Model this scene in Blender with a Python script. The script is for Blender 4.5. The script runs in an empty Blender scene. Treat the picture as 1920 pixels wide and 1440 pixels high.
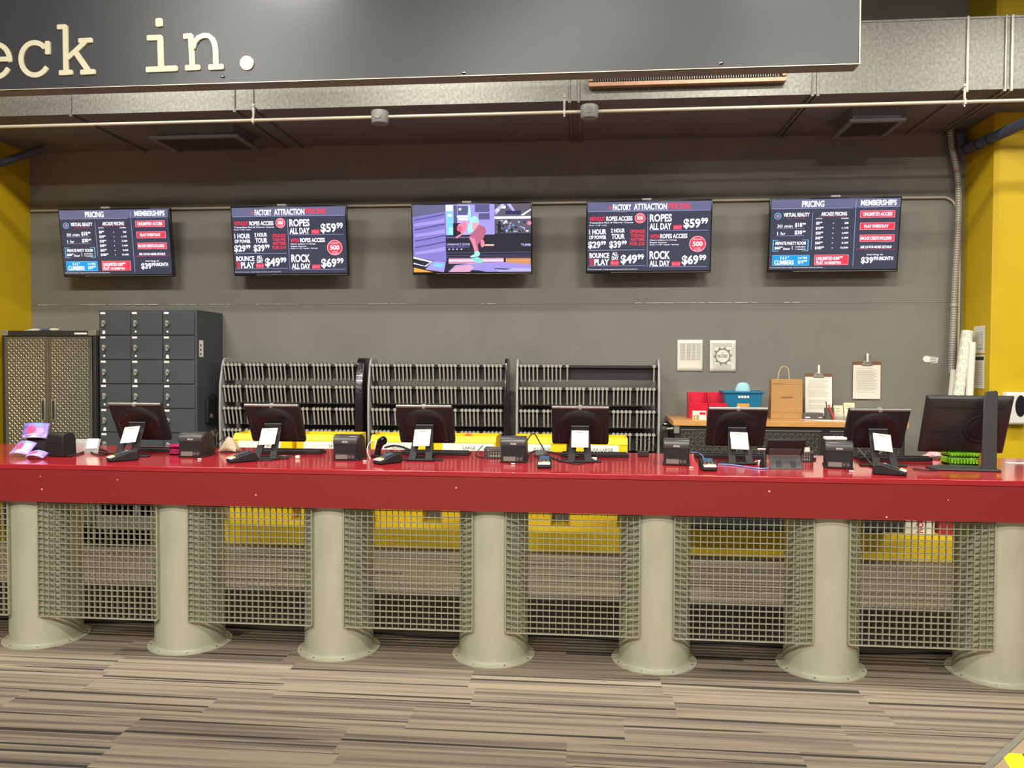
import bpy, math, random
import numpy as np
from mathutils import Matrix, Vector, Euler
random.seed(7)
PI = math.pi
D = bpy.data
sc = bpy.context.scene
col = sc.collection

# ------------------------------------------------------------------ camera
CF = dict(f=1500.0, yaw=5.439, pitch=1.498, roll=.213, cx=.534, D=4.548, h=1.675)
def _basis():
    y, p, r = [math.radians(CF[k]) for k in ('yaw', 'pitch', 'roll')]
    fw = Vector((-math.sin(y)*math.cos(p), math.cos(y)*math.cos(p), -math.sin(p)))
    rt = Vector((math.cos(y), math.sin(y), 0)); up = rt.cross(fw)
    return math.cos(r)*rt + math.sin(r)*up, -math.sin(r)*rt + math.cos(r)*up, fw
RT, UP, FW = _basis()
CP = Vector((CF['cx'], -CF['D'], CF['h']))
def ray(px, py): return FW + RT*((px-960)/CF['f']) - UP*((py-720)/CF['f'])
def U(px, py, y):                     # photo point -> (x, z) on the vertical plane y
    d = ray(px, py); P = CP + d*((y-CP.y)/d.y); return P.x, P.z
def G(px, py, z):                     # photo point -> (x, y) on the horizontal plane z
    d = ray(px, py); P = CP + d*((z-CP.z)/d.z); return P.x, P.y
def V(px, py, x):                     # photo point -> (y, z) on the vertical plane x
    d = ray(px, py); P = CP + d*((x-CP.x)/d.x); return P.y, P.z
cam = D.cameras.new('camera'); co = D.objects.new('camera', cam); col.objects.link(co)
cam.sensor_width = 36; cam.lens = CF['f']/1920*36; cam.clip_start = .05
mm = Matrix.Identity(4)
for i in range(3):
    mm[i][0], mm[i][1], mm[i][2], mm[i][3] = RT[i], UP[i], -FW[i], CP[i]
co.matrix_world = mm
sc.camera = co

# ------------------------------------------------------------------ light and exposure
vs = sc.view_settings
sc.display_settings.display_device = 'sRGB'
vs.view_transform = 'Standard'; vs.look = 'None'; vs.gamma = 1; vs.use_curve_mapping = False
vs.exposure = 0.25
w = D.worlds.new('world'); sc.world = w; w.use_nodes = True
w.node_tree.nodes['Background'].inputs[0].default_value = (.92, .96, 1.0, 1)
w.node_tree.nodes['Background'].inputs[1].default_value = .16
LAMPS = [  # x, y, z, power, length, width
    (-4.2, -7.4, 5.4, 370, 1.3, .30), (-0.6, -7.4, 5.4, 370, 1.3, .30), (3.2, -7.4, 5.4, 370, 1.3, .30),
    (-3.4, -5.0, 5.6, 110, 1.3, .30), (0.6, -5.0, 5.6, 110, 1.3, .30), (4.2, -5.0, 5.6, 110, 1.3, .30),
    (-3.6, -.08, 4.62, 78, 1.3, .32), (-0.9, -.08, 4.62, 78, 1.3, .32), (1.9, -.08, 4.62, 78, 1.3, .32), (4.4, -.08, 4.62, 62, 1.3, .32),
    (-1.15, -.66, 3.98, 16, .3, .12), (1.55, -.66, 3.98, 12, .3, .12)]  # last two lamps are added to put a glow on the sign face
for i, (x, y, z, p, lx, ly) in enumerate(LAMPS):
    L = D.lights.new('lamp_light', 'AREA'); L.shape = 'RECTANGLE'; L.size = lx; L.size_y = ly
    L.energy = p; L.color = (1, .975, .90)
    lo = D.objects.new('lamp_light', L); col.objects.link(lo); lo.location = (x, y, z-.03)

# ------------------------------------------------------------------ materials
def s(r, g, b): 
    f = lambda c: (c/255/12.92 if c/255 <= .04045 else ((c/255+.055)/1.055)**2.4)
    return (f(r), f(g), f(b), 1)
MATS = {}
def mat(name, c, rough=.5, metal=0, emit=None, es=1.0, noise=0, nscale=20, bump=0, bscale=200, spec=.5, alpha=None, coat=0, stretch=None):
    if name in MATS: return MATS[name]
    m = D.materials.new(name); m.use_nodes = True; nt = m.node_tree; b = nt.nodes['Principled BSDF']
    b.inputs['Base Color'].default_value = c; b.inputs['Roughness'].default_value = rough
    b.inputs['Metallic'].default_value = metal; b.inputs['Specular IOR Level'].default_value = spec
    if coat: b.inputs['Coat Weight'].default_value = coat; b.inputs['Coat Roughness'].default_value = .03
    if alpha is not None: b.inputs['Alpha'].default_value = alpha
    if emit: b.inputs['Emission Color'].default_value = emit; b.inputs['Emission Strength'].default_value = es
    tc = nt.nodes.new('ShaderNodeTexCoord'); vec = tc.outputs['Object']
    if stretch:
        mp = nt.nodes.new('ShaderNodeMapping'); mp.inputs['Scale'].default_value = stretch
        nt.links.new(vec, mp.inputs[0]); vec = mp.outputs[0]
    n = nt.nodes.new('ShaderNodeTexNoise'); n.inputs['Scale'].default_value = nscale; n.inputs['Detail'].default_value = 5
    nt.links.new(vec, n.inputs[0])
    mx = nt.nodes.new('ShaderNodeMix'); mx.data_type = 'RGBA'; mx.blend_type = 'MULTIPLY'
    mr = nt.nodes.new('ShaderNodeMapRange'); mr.inputs[1].default_value = .3; mr.inputs[2].default_value = .7
    k = noise if noise else .03
    mr.inputs[3].default_value = 1-k; mr.inputs[4].default_value = 1+k
    nt.links.new(n.outputs[0], mr.inputs[0]); mx.inputs[0].default_value = 1
    mx.inputs[6].default_value = c; nt.links.new(mr.outputs[0], mx.inputs[7])
    nt.links.new(mx.outputs[2], b.inputs['Base Color'])
    if bump:
        n2 = nt.nodes.new('ShaderNodeTexNoise'); n2.inputs['Scale'].default_value = bscale; nt.links.new(vec, n2.inputs[0])
        bp = nt.nodes.new('ShaderNodeBump'); bp.inputs['Strength'].default_value = bump; bp.inputs['Distance'].default_value = .002
        nt.links.new(n2.outputs[0], bp.inputs['Height']); nt.links.new(bp.outputs[0], b.inputs['Normal'])
    MATS[name] = m; return m

M_wall = mat('grey_wall_paint', s(128, 125, 116), .7, noise=.05, nscale=3, bump=.15, bscale=60, spec=.25)
M_groove = mat('wall_groove', s(134, 131, 123), .8)
M_chip = mat('chipped_paint', s(196, 190, 178), .8, noise=.2, nscale=60)
M_ceil = mat('dark_ceiling', s(58, 60, 66), .8)
M_soffit = mat('shaded_duct_grey', s(112, 111, 112), .7, noise=.10, nscale=2)  # shade under the duct put into this colour, shared by the diffusers
M_yellow = mat('yellow_wall_paint', s(208, 174, 4), .55, noise=.03, nscale=5, bump=.1, bscale=80)
M_yplastic = mat('yellow_plastic', s(250, 205, 20), .38)
M_ycurb = mat('yellow_curb_paint', s(255, 214, 20), .5, noise=.06, nscale=8)
M_galv = mat('galvanised_steel', s(124, 122, 113), .45, .4, noise=.26, nscale=42, bump=.2, bscale=60)
M_pillar = mat('cast_galvanised', s(186, 183, 160), .42, .3, noise=.07, nscale=7, stretch=(1.6, 1.6, .5), bump=.25, bscale=120)
M_flange = mat('flange_steel', s(176, 173, 150), .5, .2, noise=.08, nscale=30)
M_grate = mat('grating_steel', s(172, 168, 146), .45, .25, noise=.08, nscale=40)
M_redtop = mat('glossy_red_laminate', s(164, 34, 42), .12, spec=.5, coat=.15, noise=.02)
M_black = mat('black_plastic', s(38, 36, 36), .5, noise=.04, spec=.2)
M_blackg = mat('glossy_black_plastic', s(26, 24, 26), .16, coat=.3)
M_dark = mat('dark_steel', s(44, 44, 43), .5, .2)
M_rubber = mat('black_rubber', s(28, 26, 25), .6)
M_blackbag = mat('black_film', s(28, 22, 28), .22, bump=.9, bscale=30, coat=.2)
M_chrome = mat('chrome', s(200, 198, 192), .15, 1)
M_brushed = mat('brushed_metal', s(150, 146, 134), .38, .5, noise=.1, nscale=30)
M_loz = mat('raised_lozenges', s(186, 180, 156), .3, .5)
M_lozd = mat('dark_raised_lozenges', s(140, 135, 122), .35, .5)
M_diamond = mat('diamond_plate', s(100, 96, 82), .36, .4, noise=.06, nscale=12)
M_diamondd = mat('dark_diamond_plate', s(60, 58, 53), .4, .3)
M_locker = mat('charcoal_locker_paint', s(67, 71, 75), .5, noise=.03)
M_white = mat('white_paper', s(228, 224, 208), .7)
M_label = mat('white_label', s(236, 234, 222), .6)
M_whitep = mat('white_plastic', s(225, 222, 212), .35)
M_ink = mat('grey_ink', s(130, 128, 122), .8)
M_inkd = mat('black_ink', s(40, 38, 38), .8)
M_rackg = mat('grey_rack_panel', s(158, 158, 154), .45)
M_unit = mat('black_unit_plastic', s(30, 28, 27), .45)
M_spine = mat('grey_unit_plastic', s(160, 157, 145), .4)
M_railm = mat('rack_rail', s(52, 52, 50), .4, .3)
M_wood = mat('butcher_block', s(206, 150, 84), .38, noise=.14, nscale=14, stretch=(.7, 8, 8), coat=.2)
M_kraft = mat('kraft_paper', s(180, 136, 82), .75, noise=.05, nscale=30)
M_redp = mat('red_plastic', s(210, 30, 58), .35)
M_bluep = mat('blue_plastic', s(22, 108, 146), .38)
M_teal = mat('pale_blue_cloth', s(160, 205, 212), .8)
M_orange = mat('orange_plastic', s(240, 110, 40), .5)
M_lime = mat('lime_plastic', s(140, 214, 40), .4)
M_pink = mat('pink_plastic', s(196, 50, 110), .4)
M_basket = mat('grey_basket_plastic', s(90, 84, 82), .45)
M_cream = mat('cream_letters', s(226, 216, 182), .6)
M_sign = mat('satin_black_panel', s(50, 50, 53), .34, spec=.5, noise=.02, bump=.06, bscale=15)
M_signu = mat('lit_sign_underside', s(112, 110, 108), .5)  # light from below put into this lighter tone of the sign
M_copper = mat('copper_frame', s(172, 130, 104), .45, .4, noise=.15, nscale=30)
M_emt = mat('painted_conduit', s(205, 196, 172), .4, .3)
M_flex = mat('flexible_conduit', s(176, 173, 164), .4, .4)
M_bluegrey = mat('blue_grey_insulation', s(70, 78, 96), .6)
M_brown = mat('brown_hardboard', s(120, 78, 52), .6)
M_clear = mat('clear_acrylic', s(225, 225, 220), .05, alpha=.25)
M_readk = mat('pale_keypad', s(205, 205, 190), .4)
M_green = mat('green_key', s(120, 190, 60), .5); M_yel = mat('yellow_key', s(235, 220, 70), .5); M_redk = mat('red_key', s(200, 60, 60), .5)
M_readscr = mat('reader_display', s(60, 80, 100), .15)
M_bluecable = mat('blue_cable', s(120, 150, 205), .4)
M_shadefloor = mat('shaded_bare_floor', s(58, 54, 48), .8, noise=.12, nscale=6)
M_haz = mat('hazard_yellow', s(240, 240, 20), .5)
M_hazk = mat('hazard_black', s(62, 64, 60), .6)
M_ply = mat('plywood', s(160, 138, 105), .6, noise=.1, nscale=10)
M_lamp = mat('lamp_diffuser', s(255, 250, 235), .5, emit=(1, .96, .86, 1), es=9)

def fascia_mat():
    m = D.materials.new('red_fascia_laminate'); m.use_nodes = True; nt = m.node_tree; b = nt.nodes['Principled BSDF']
    tc = nt.nodes.new('ShaderNodeTexCoord'); mp = nt.nodes.new('ShaderNodeMapping'); nt.links.new(tc.outputs['Object'], mp.inputs[0])
    v = nt.nodes.new('ShaderNodeTexVoronoi'); v.inputs['Scale'].default_value = 9; nt.links.new(mp.outputs[0], v.inputs[0])
    r = nt.nodes.new('ShaderNodeMath'); r.operation = 'LESS_THAN'; r.inputs[1].default_value = .045
    nt.links.new(v.outputs['Distance'], r.inputs[0])
    mx = nt.nodes.new('ShaderNodeMix'); mx.data_type = 'RGBA'; mx.inputs[6].default_value = s(134, 30, 28); mx.inputs[7].default_value = s(225, 190, 180)
    nt.links.new(r.outputs[0], mx.inputs[0]); nt.links.new(mx.outputs[2], b.inputs['Base Color']); b.inputs['Roughness'].default_value = .42
    return m
M_fascia = fascia_mat()

def carpet_mat():
    m = D.materials.new('striped_carpet_planks'); m.use_nodes = True; nt = m.node_tree; N = nt.nodes; b = N['Principled BSDF']; L = nt.links
    def math_(op, a, bb=None):
        n = N.new('ShaderNodeMath'); n.operation = op
        for i, v in enumerate((a, bb)):
            if v is None: continue
            if isinstance(v, (int, float)): n.inputs[i].default_value = v
            else: L.new(v, n.inputs[i])
        return n.outputs[0]
    tc = N.new('ShaderNodeTexCoord'); sp = N.new('ShaderNodeSeparateXYZ'); L.new(tc.outputs['Object'], sp.inputs[0])
    X, Y = sp.outputs[0], sp.outputs[1]
    row = math_('FLOOR', math_('DIVIDE', Y, .25))
    wn = N.new('ShaderNodeTexWhiteNoise'); wn.noise_dimensions = '1D'; L.new(row, wn.inputs['W'])
    colm = math_('FLOOR', math_('ADD', math_('DIVIDE', X, 1.0), wn.outputs['Value']))
    pid = math_('ADD', math_('MULTIPLY', row, 17.3), math_('MULTIPLY', colm, 5.71))
    def noise(sx, sy, mul, det=2):
        c = N.new('ShaderNodeCombineXYZ'); L.new(math_('MULTIPLY', X, sx), c.inputs[0]); L.new(math_('MULTIPLY', Y, sy), c.inputs[1]); L.new(math_('MULTIPLY', pid, mul), c.inputs[2])
        n = N.new('ShaderNodeTexNoise'); n.inputs['Scale'].default_value = 1; n.inputs['Detail'].default_value = det; L.new(c.outputs[0], n.inputs[0]); return n.outputs[0]
    n1 = noise(.5, 26, 1.0, 3); n2 = noise(.35, 34, 2.7, 0)
    cr = N.new('ShaderNodeValToRGB'); e = cr.color_ramp.elements
    e[0].position = .26; e[0].color = s(88, 79, 70); e[1].position = .74; e[1].color = s(144, 131, 112)
    a = e.new(.44); a.color = s(114, 103, 91); a = e.new(.54); a.color = s(135, 122, 104)
    L.new(n1, cr.inputs[0])
    st = N.new('ShaderNodeMapRange'); st.inputs[1].default_value = .665; st.inputs[2].default_value = .685; L.new(n2, st.inputs[0])
    mx = N.new('ShaderNodeMix'); mx.data_type = 'RGBA'; L.new(st.outputs[0], mx.inputs[0]); L.new(cr.outputs[0], mx.inputs[6]); mx.inputs[7].default_value = s(60, 55, 50)
    pile = N.new('ShaderNodeTexNoise'); pile.inputs['Scale'].default_value = 260; L.new(tc.outputs['Object'], pile.inputs[0])
    mr = N.new('ShaderNodeMapRange'); mr.inputs[1].default_value = .3; mr.inputs[2].default_value = .7; mr.inputs[3].default_value = .86; mr.inputs[4].default_value = 1.14; L.new(pile.outputs[0], mr.inputs[0])
    m2 = N.new('ShaderNodeMix'); m2.data_type = 'RGBA'; m2.blend_type = 'MULTIPLY'; m2.inputs[0].default_value = 1; L.new(mx.outputs[2], m2.inputs[6]); L.new(mr.outputs[0], m2.inputs[7])
    L.new(m2.outputs[2], b.inputs['Base Color']); b.inputs['Roughness'].default_value = .95; b.inputs['Specular IOR Level'].default_value = .1
    bp = N.new('ShaderNodeBump'); bp.inputs['Strength'].default_value = .3; bp.inputs['Distance'].default_value = .003; L.new(pile.outputs[0], bp.inputs['Height']); L.new(bp.outputs[0], b.inputs['Normal'])
    return m
M_carpet = carpet_mat()
def emat(name, c, k=1.0):
    if name in MATS: return MATS[name]
    m = D.materials.new(name); m.use_nodes = True; nt = m.node_tree; b = nt.nodes['Principled BSDF']
    b.inputs['Base Color'].default_value = (.02, .02, .02, 1); b.inputs['Roughness'].default_value = .25
    b.inputs['Emission Color'].default_value = c; b.inputs['Emission Strength'].default_value = k
    MATS[name] = m; return m

# ------------------------------------------------------------------ mesh helpers
class MB:
    def __init__(self): self.v = []; self.f = []; self.m = []; self.mi = 0
    def add(self, vs, fs):
        n = len(self.v); self.v += [tuple(p) for p in vs]
        for f in fs: self.f.append([i+n for i in f]); self.m.append(self.mi)
        return self
    def box(self, x0, x1, y0, y1, z0, z1, M=None):
        vs = [Vector((x, y, z)) for z in (z0, z1) for y in (y0, y1) for x in (x0, x1)]
        if M: vs = [M @ p for p in vs]
        return self.add(vs, [(0, 2, 3, 1), (4, 5, 7, 6), (0, 1, 5, 4), (2, 6, 7, 3), (0, 4, 6, 2), (1, 3, 7, 5)])
    def cb(self, c, d, M=None):
        return self.box(c[0]-d[0]/2, c[0]+d[0]/2, c[1]-d[1]/2, c[1]+d[1]/2, c[2]-d[2]/2, c[2]+d[2]/2, M)
    def prism(self, poly, a, b, axis='x', M=None):   # poly in the two other axes
        def mk(u, v, t):
            return Vector((t, u, v)) if axis == 'x' else Vector((u, t, v)) if axis == 'y' else Vector((u, v, t))
        n = len(poly); vs = [mk(u, v, a) for u, v in poly] + [mk(u, v, b) for u, v in poly]
        if M: vs = [M @ p for p in vs]
        return self.add(vs, [tuple(range(n))[::-1], tuple(range(n, 2*n))] + [(i, (i+1) % n, n+(i+1) % n, n+i) for i in range(n)])
    def cyl(self, p0, p1, r0, r1=None, n=16, cap=True):
        p0 = Vector(p0); p1 = Vector(p1); r1 = r0 if r1 is None else r1
        d = (p1-p0).normalized(); a = d.orthogonal().normalized(); b = d.cross(a)
        vs = [p0+r0*(a*math.cos(2*PI*i/n)+b*math.sin(2*PI*i/n)) for i in range(n)] + [p1+r1*(a*math.cos(2*PI*i/n)+b*math.sin(2*PI*i/n)) for i in range(n)]
        fs = [(i, (i+1) % n, n+(i+1) % n, n+i) for i in range(n)]
        if cap: fs += [tuple(range(n))[::-1], tuple(range(n, 2*n))]
        return self.add(vs, fs)
    def lathe(self, prof, n=32, c=(0, 0, 0), M=None):
        vs = []; fs = []
        for r, z in prof:
            for i in range(n):
                p = Vector((c[0]+r*math.cos(2*PI*i/n), c[1]+r*math.sin(2*PI*i/n), c[2]+z)); vs.append(M @ p if M else p)
        for k in range(len(prof)-1):
            for i in range(n): fs.append((k*n+i, k*n+(i+1) % n, (k+1)*n+(i+1) % n, (k+1)*n+i))
        return self.add(vs, fs)
    def tube(self, pts, r, n=8, smooth=0):
        pts = [Vector(p) for p in pts]
        for _ in range(smooth):
            q = [pts[0]]
            for a, b in zip(pts, pts[1:]): q += [a*.75+b*.25, a*.25+b*.75]
            q.append(pts[-1]); pts = q
        vs = []; fs = []; a = None
        for i, p in enumerate(pts):
            d = (pts[min(i+1, len(pts)-1)]-pts[max(i-1, 0)]).normalized()
            a = d.orthogonal().normalized() if a is None else (a-d*a.dot(d)).normalized()
            b = d.cross(a)
            vs += [p+r*(a*math.cos(2*PI*k/n)+b*math.sin(2*PI*k/n)) for k in range(n)]
        for i in range(len(pts)-1):
            fs += [(i*n+k, i*n+(k+1) % n, (i+1)*n+(k+1) % n, (i+1)*n+k) for k in range(n)]
        m = (len(pts)-1)*n
        fs += [tuple(range(n))[::-1], tuple(range(m, m+n))]
        return self.add(vs, fs)
    def grid(self, fn, nu, nv):
        vs = [fn(i/nu, j/nv) for j in range(nv+1) for i in range(nu+1)]
        return self.add(vs, [(j*(nu+1)+i, j*(nu+1)+i+1, (j+1)*(nu+1)+i+1, (j+1)*(nu+1)+i) for j in range(nv) for i in range(nu)])
    def build(self, name, mats, parent=None, bevel=0, seg=2, smooth=False, solid=0, loc=None):
        me = D.meshes.new(name); me.from_pydata(self.v, [], self.f)
        if not isinstance(mats, (list, tuple)): mats = [mats]
        for m in mats: me.materials.append(m)
        if len(mats) > 1: me.polygons.foreach_set('material_index', self.m)
        me.validate(); me.update()
        import bmesh
        bm = bmesh.new(); bm.from_mesh(me); bmesh.ops.recalc_face_normals(bm, faces=bm.faces); bm.to_mesh(me); bm.free()
        o = D.objects.new(name, me); col.objects.link(o)
        if parent: o.parent = parent
        if loc: o.location = loc
        if solid: q = o.modifiers.new('s', 'SOLIDIFY'); q.thickness = solid; q.offset = 0
        if bevel:
            q = o.modifiers.new('b', 'BEVEL'); q.width = bevel; q.segments = seg; q.limit_method = 'ANGLE'; q.angle_limit = math.radians(35)
        if smooth or bevel:
            me.polygons.foreach_set('use_smooth', [True]*len(me.polygons))
            try:
                bm = bmesh.new(); bm.from_mesh(me)
                for e in bm.edges:
                    if len(e.link_faces) == 2 and e.calc_face_angle(0) > math.radians(38): e.smooth = False
                bm.to_mesh(me); bm.free()
            except Exception: pass
        return o
def tag(o, label, cat, group=None, kind=None):
    o['label'] = label; o['category'] = cat
    if group: o['group'] = group
    if kind: o['kind'] = kind
    return o
def struct(o): o['kind'] = 'structure'; return o
def empty(name, loc, label, cat, group=None, rz=0):
    o = D.objects.new(name, None); col.objects.link(o); o.location = loc; o.rotation_euler = (0, 0, rz); o.empty_display_size = .05
    return tag(o, label, cat, group)
def dup(o, loc=None, rz=None, label=None, group=None, parent=None):
    c = o.copy(); col.objects.link(c)
    if parent is not None: c.parent = parent
    if loc is not None: c.location = loc
    if rz is not None: c.rotation_euler = (0, 0, rz)
    if label: c['label'] = label
    if group: c['group'] = group
    for ch in [x for x in o.children]: dup(ch, parent=c)
    return c
# lettering with the built-in font, each string fitted to its box
_tc = {}
def glyphs(txt, bold=.012):
    k = (txt, bold)
    if k not in _tc:
        cu = D.curves.new('t', 'FONT'); cu.body = txt; cu.size = 1; cu.offset = bold; cu.resolution_u = 3
        ob = D.objects.new('t', cu); col.objects.link(ob); bpy.context.view_layer.update()
        me = D.meshes.new_from_object(ob.evaluated_get(bpy.context.evaluated_depsgraph_get()))
        v = [(p.co.x, p.co.y) for p in me.vertices]; f = [list(p.vertices) for p in me.polygons]
        D.objects.remove(ob); D.curves.remove(cu); D.meshes.remove(me)
        xs = [p[0] for p in v]; ys = [p[1] for p in v]
        _tc[k] = ([((x-min(xs))/(max(xs)-min(xs)), (y-min(ys))/(max(ys)-min(ys))) for x, y in v], f)
    return _tc[k]
def text_into(mb, txt, fn, bold=.012, rot=False):
    """fn(u, v) -> 3D point, u and v in 0..1 of the text's box (v up)"""
    v, f = glyphs(txt, bold)
    mb.add([fn(1-b, a) if rot else fn(a, b) for a, b in v], f)

# ------------------------------------------------------------------ room shell
YW = 2.804; XL = -4.885; XR = 3.79; ZC = 6.2
def slab(name, x0, x1, y0, y1, z0, z1, m): return struct(MB().box(x0, x1, y0, y1, z0, z1).build(name, m))
slab('floor', -7, 7, -9, YW+.2, -.1, 0, M_carpet)
slab('ceiling', -7, 7, -9, YW+.2, ZC, ZC+.1, M_ceil)
slab('wall_back', -7, 7, YW, YW+.2, 0, ZC, M_wall)
slab('wall_left', -7, XL, 1.2, YW, 0, ZC, M_yellow)
YF = 2.28
struct(MB().prism([(XR, YW), (XR, YF+.03), (XR+.03, YF), (7, YF), (7, YW)], 0, ZC, 'z').build('wall_right', M_yellow))
# panel joints of the back wall
mb = MB()
seamx = [U(x, 570, YW)[0] for x in (232, 467, 702, 943, 1190, 1452, 1724)]
for x in seamx: mb.box(x-.0024, x+.0024, YW-.002, YW+.01, 0.2, 3.69)
zs = 2.222
for a, b in zip([XL]+seamx, seamx+[XR]): mb.box(a+.006, b-.006, YW-.003, YW+.01, zs-.0028, zs+.0028)
struct(mb.build('trim_1', M_groove))
mb = MB()
for a, b in ((72, 108), (150, 262), (262, 300), (320, 440), (480, 560), (690, 760), (900, 930), (1190, 1420), (1470, 1500)):
    xa = U(a, 570, YW)[0]; xb = U(b, 570, YW)[0]; x = xa
    while x < xb:
        l = random.uniform(.03, .12); mb.box(x, min(x+l, xb), YW-.005, YW+.01, zs-.001+random.uniform(-.001, .001), zs+.003+random.uniform(0, .003)); x += l+random.uniform(0, .03)
struct(mb.build('trim_2', M_chip))
# yellow painted curb the racks and the bench stand on
CX0 = U(277, 990, 2.5)[0]
slab('trim_3', CX0, XR, 2.52, YW, 0, .225, M_ycurb)
# bare floor strip under the counter, the counter's shade put into its dark colour
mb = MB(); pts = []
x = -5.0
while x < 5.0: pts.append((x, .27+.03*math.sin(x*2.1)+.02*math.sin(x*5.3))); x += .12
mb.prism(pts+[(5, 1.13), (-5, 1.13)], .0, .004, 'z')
struct(mb.build('trim_4', M_shadefloor))
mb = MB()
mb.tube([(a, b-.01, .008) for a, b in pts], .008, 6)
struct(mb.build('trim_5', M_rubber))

# ceiling lamps (above the frame)
lamp0 = None
for i, (x, y, z, p, lx, ly) in enumerate(LAMPS):
    lab = ['rear row far in front of the counter', 'row in front of the hanging sign', 'row behind the hanging sign', 'added pair washing the hanging sign'][0 if y < -6 else 1 if y < -1 else 3 if y < -.5 else 2]
    if i in (0, 6, 10):  # two sizes
        lamp0 = empty('ceiling_lamp', (x, y, z), '', 'lamp')
        MB().box(-lx/2-.03, lx/2+.03, -ly/2-.03, ly/2+.03, .0, .08).build('housing', M_whitep, lamp0, .01)
        MB().box(-lx/2, lx/2, -ly/2, ly/2, -.006, .0).build('diffuser', M_lamp, lamp0)
        MB().cyl((-lx*.3, 0, .08), (-lx*.3, 0, ZC-z), .004, n=6).cyl((lx*.3, 0, .08), (lx*.3, 0, ZC-z), .004, n=6).build('hanger', M_dark, lamp0)
        o = lamp0
    else: o = dup(lamp0, (x, y, z))
    o['label'] = ('long white ceiling lamp in the ' if i < 10 else 'short white lamp of the ')+lab; o['group'] = 'ceiling lamps in the '+lab

# ------------------------------------------------------------------ counter
ZT, ZB, YFA = 1.082, .865, -.24
cnt = empty('reception_counter', (0, 0, 0), 'long glossy red reception counter on steel pillars', 'counter')
MB().box(-4.84, 3.9+2, YFA, .80, ZT-.03, ZT).build('countertop', M_redtop, cnt, .004)
cf = MB().box(-4.84, 5.9, YFA+.001, YFA+.02, ZB, ZT-.031).build('fascia', M_fascia, cnt)
MB().box(-4.84, 5.9, YFA+.03, .78, ZT-.07, ZT-.031).build('underframe', M_dark, cnt)
MB().box(-4.84, 5.9, YFA+.03, .25, ZB+.006, ZB+.02).build('underside_panel', M_dark, cnt)
S, RP, RF = .914, .198, .238
pil0 = empty('counter_pillar', (0, 0, 0), '', 'pillar')
MB().lathe([(RP, .0), (RP, ZB+.006)], 64).build('shaft', M_pillar, pil0, smooth=True)
fl = MB().lathe([(RF, .0), (RF, .006), (RP+.006, .008), (RP+.004, .016), (RP-.002, .018)], 64).build('flange', M_flange, pil0, smooth=True)
for k in range(8):
    a = 2*PI*(k+.5)/8
    MB().lathe([(.007, 0), (.007, .003), (.004, .006), (.0005, .0065)], 8, (math.cos(a)*.219, math.sin(a)*.219, .006)).build('bolt', M_chrome, fl, smooth=True)
NP = ['far left edge of the counter, cut by the frame', 'left end, in front of the diamond plate cabinet', 'second from the left, below the lockers', 'third from the left, below the leftmost rack', 'middle of the row', 'third from the right, below the rightmost rack', 'second from the right, below the wooden bench', 'right end of the row, by the yellow wall']
for k in range(-1, 7):
    o = pil0 if k == -1 else dup(pil0, ((k-3)*S, 0, 0))
    o.location = ((k-3)*S, 0, 0); o['label'] = 'round grey steel counter pillar, '+NP[k+1]; o['group'] = 'counter pillars'
# gratings hung between the pillars
mL, mR, zm, ym = .087, .819, .185, -.2005
wdt = mR-mL; dep = .019
g0 = empty('grating_panel', (0, 0, 0), '', 'grating')
mb = MB(); t = .0024
mb.box(0, wdt, 0, dep, 0, .005).box(0, .005, 0, dep, 0, ZB+.004-zm).box(wdt-.005, wdt, 0, dep, 0, ZB+.004-zm)
mb.build('frame', M_grate, g0, .001, 1)
mb = MB(); n = 21
for i in range(1, n): x = wdt*i/n; mb.box(x-t/2, x+t/2, 0.001, dep-.001, .004, ZB+.003-zm)
for j in range(1, 21):
    z = .0333*j; mb.box(.004, wdt-.004, -.0015, dep-.002, z-t/2, z+t/2)
mb.build('bar_grid', M_grate, g0)
NG = ['leftmost sliver cut by the frame', 'panel below the lockers', 'panel below the leftmost rack', 'panel left of the middle pillar', 'panel right of the middle pillar', 'panel second from the right', 'rightmost panel, in front of the white box']
for k in range(0, 7):
    loc = ((k-4)*S+mL, ym, zm); o = g0 if k == 0 else dup(g0, loc); o.location = loc
    o['label'] = 'square mesh steel grating, '+NG[k]; o['group'] = 'gratings under the counter'

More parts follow.
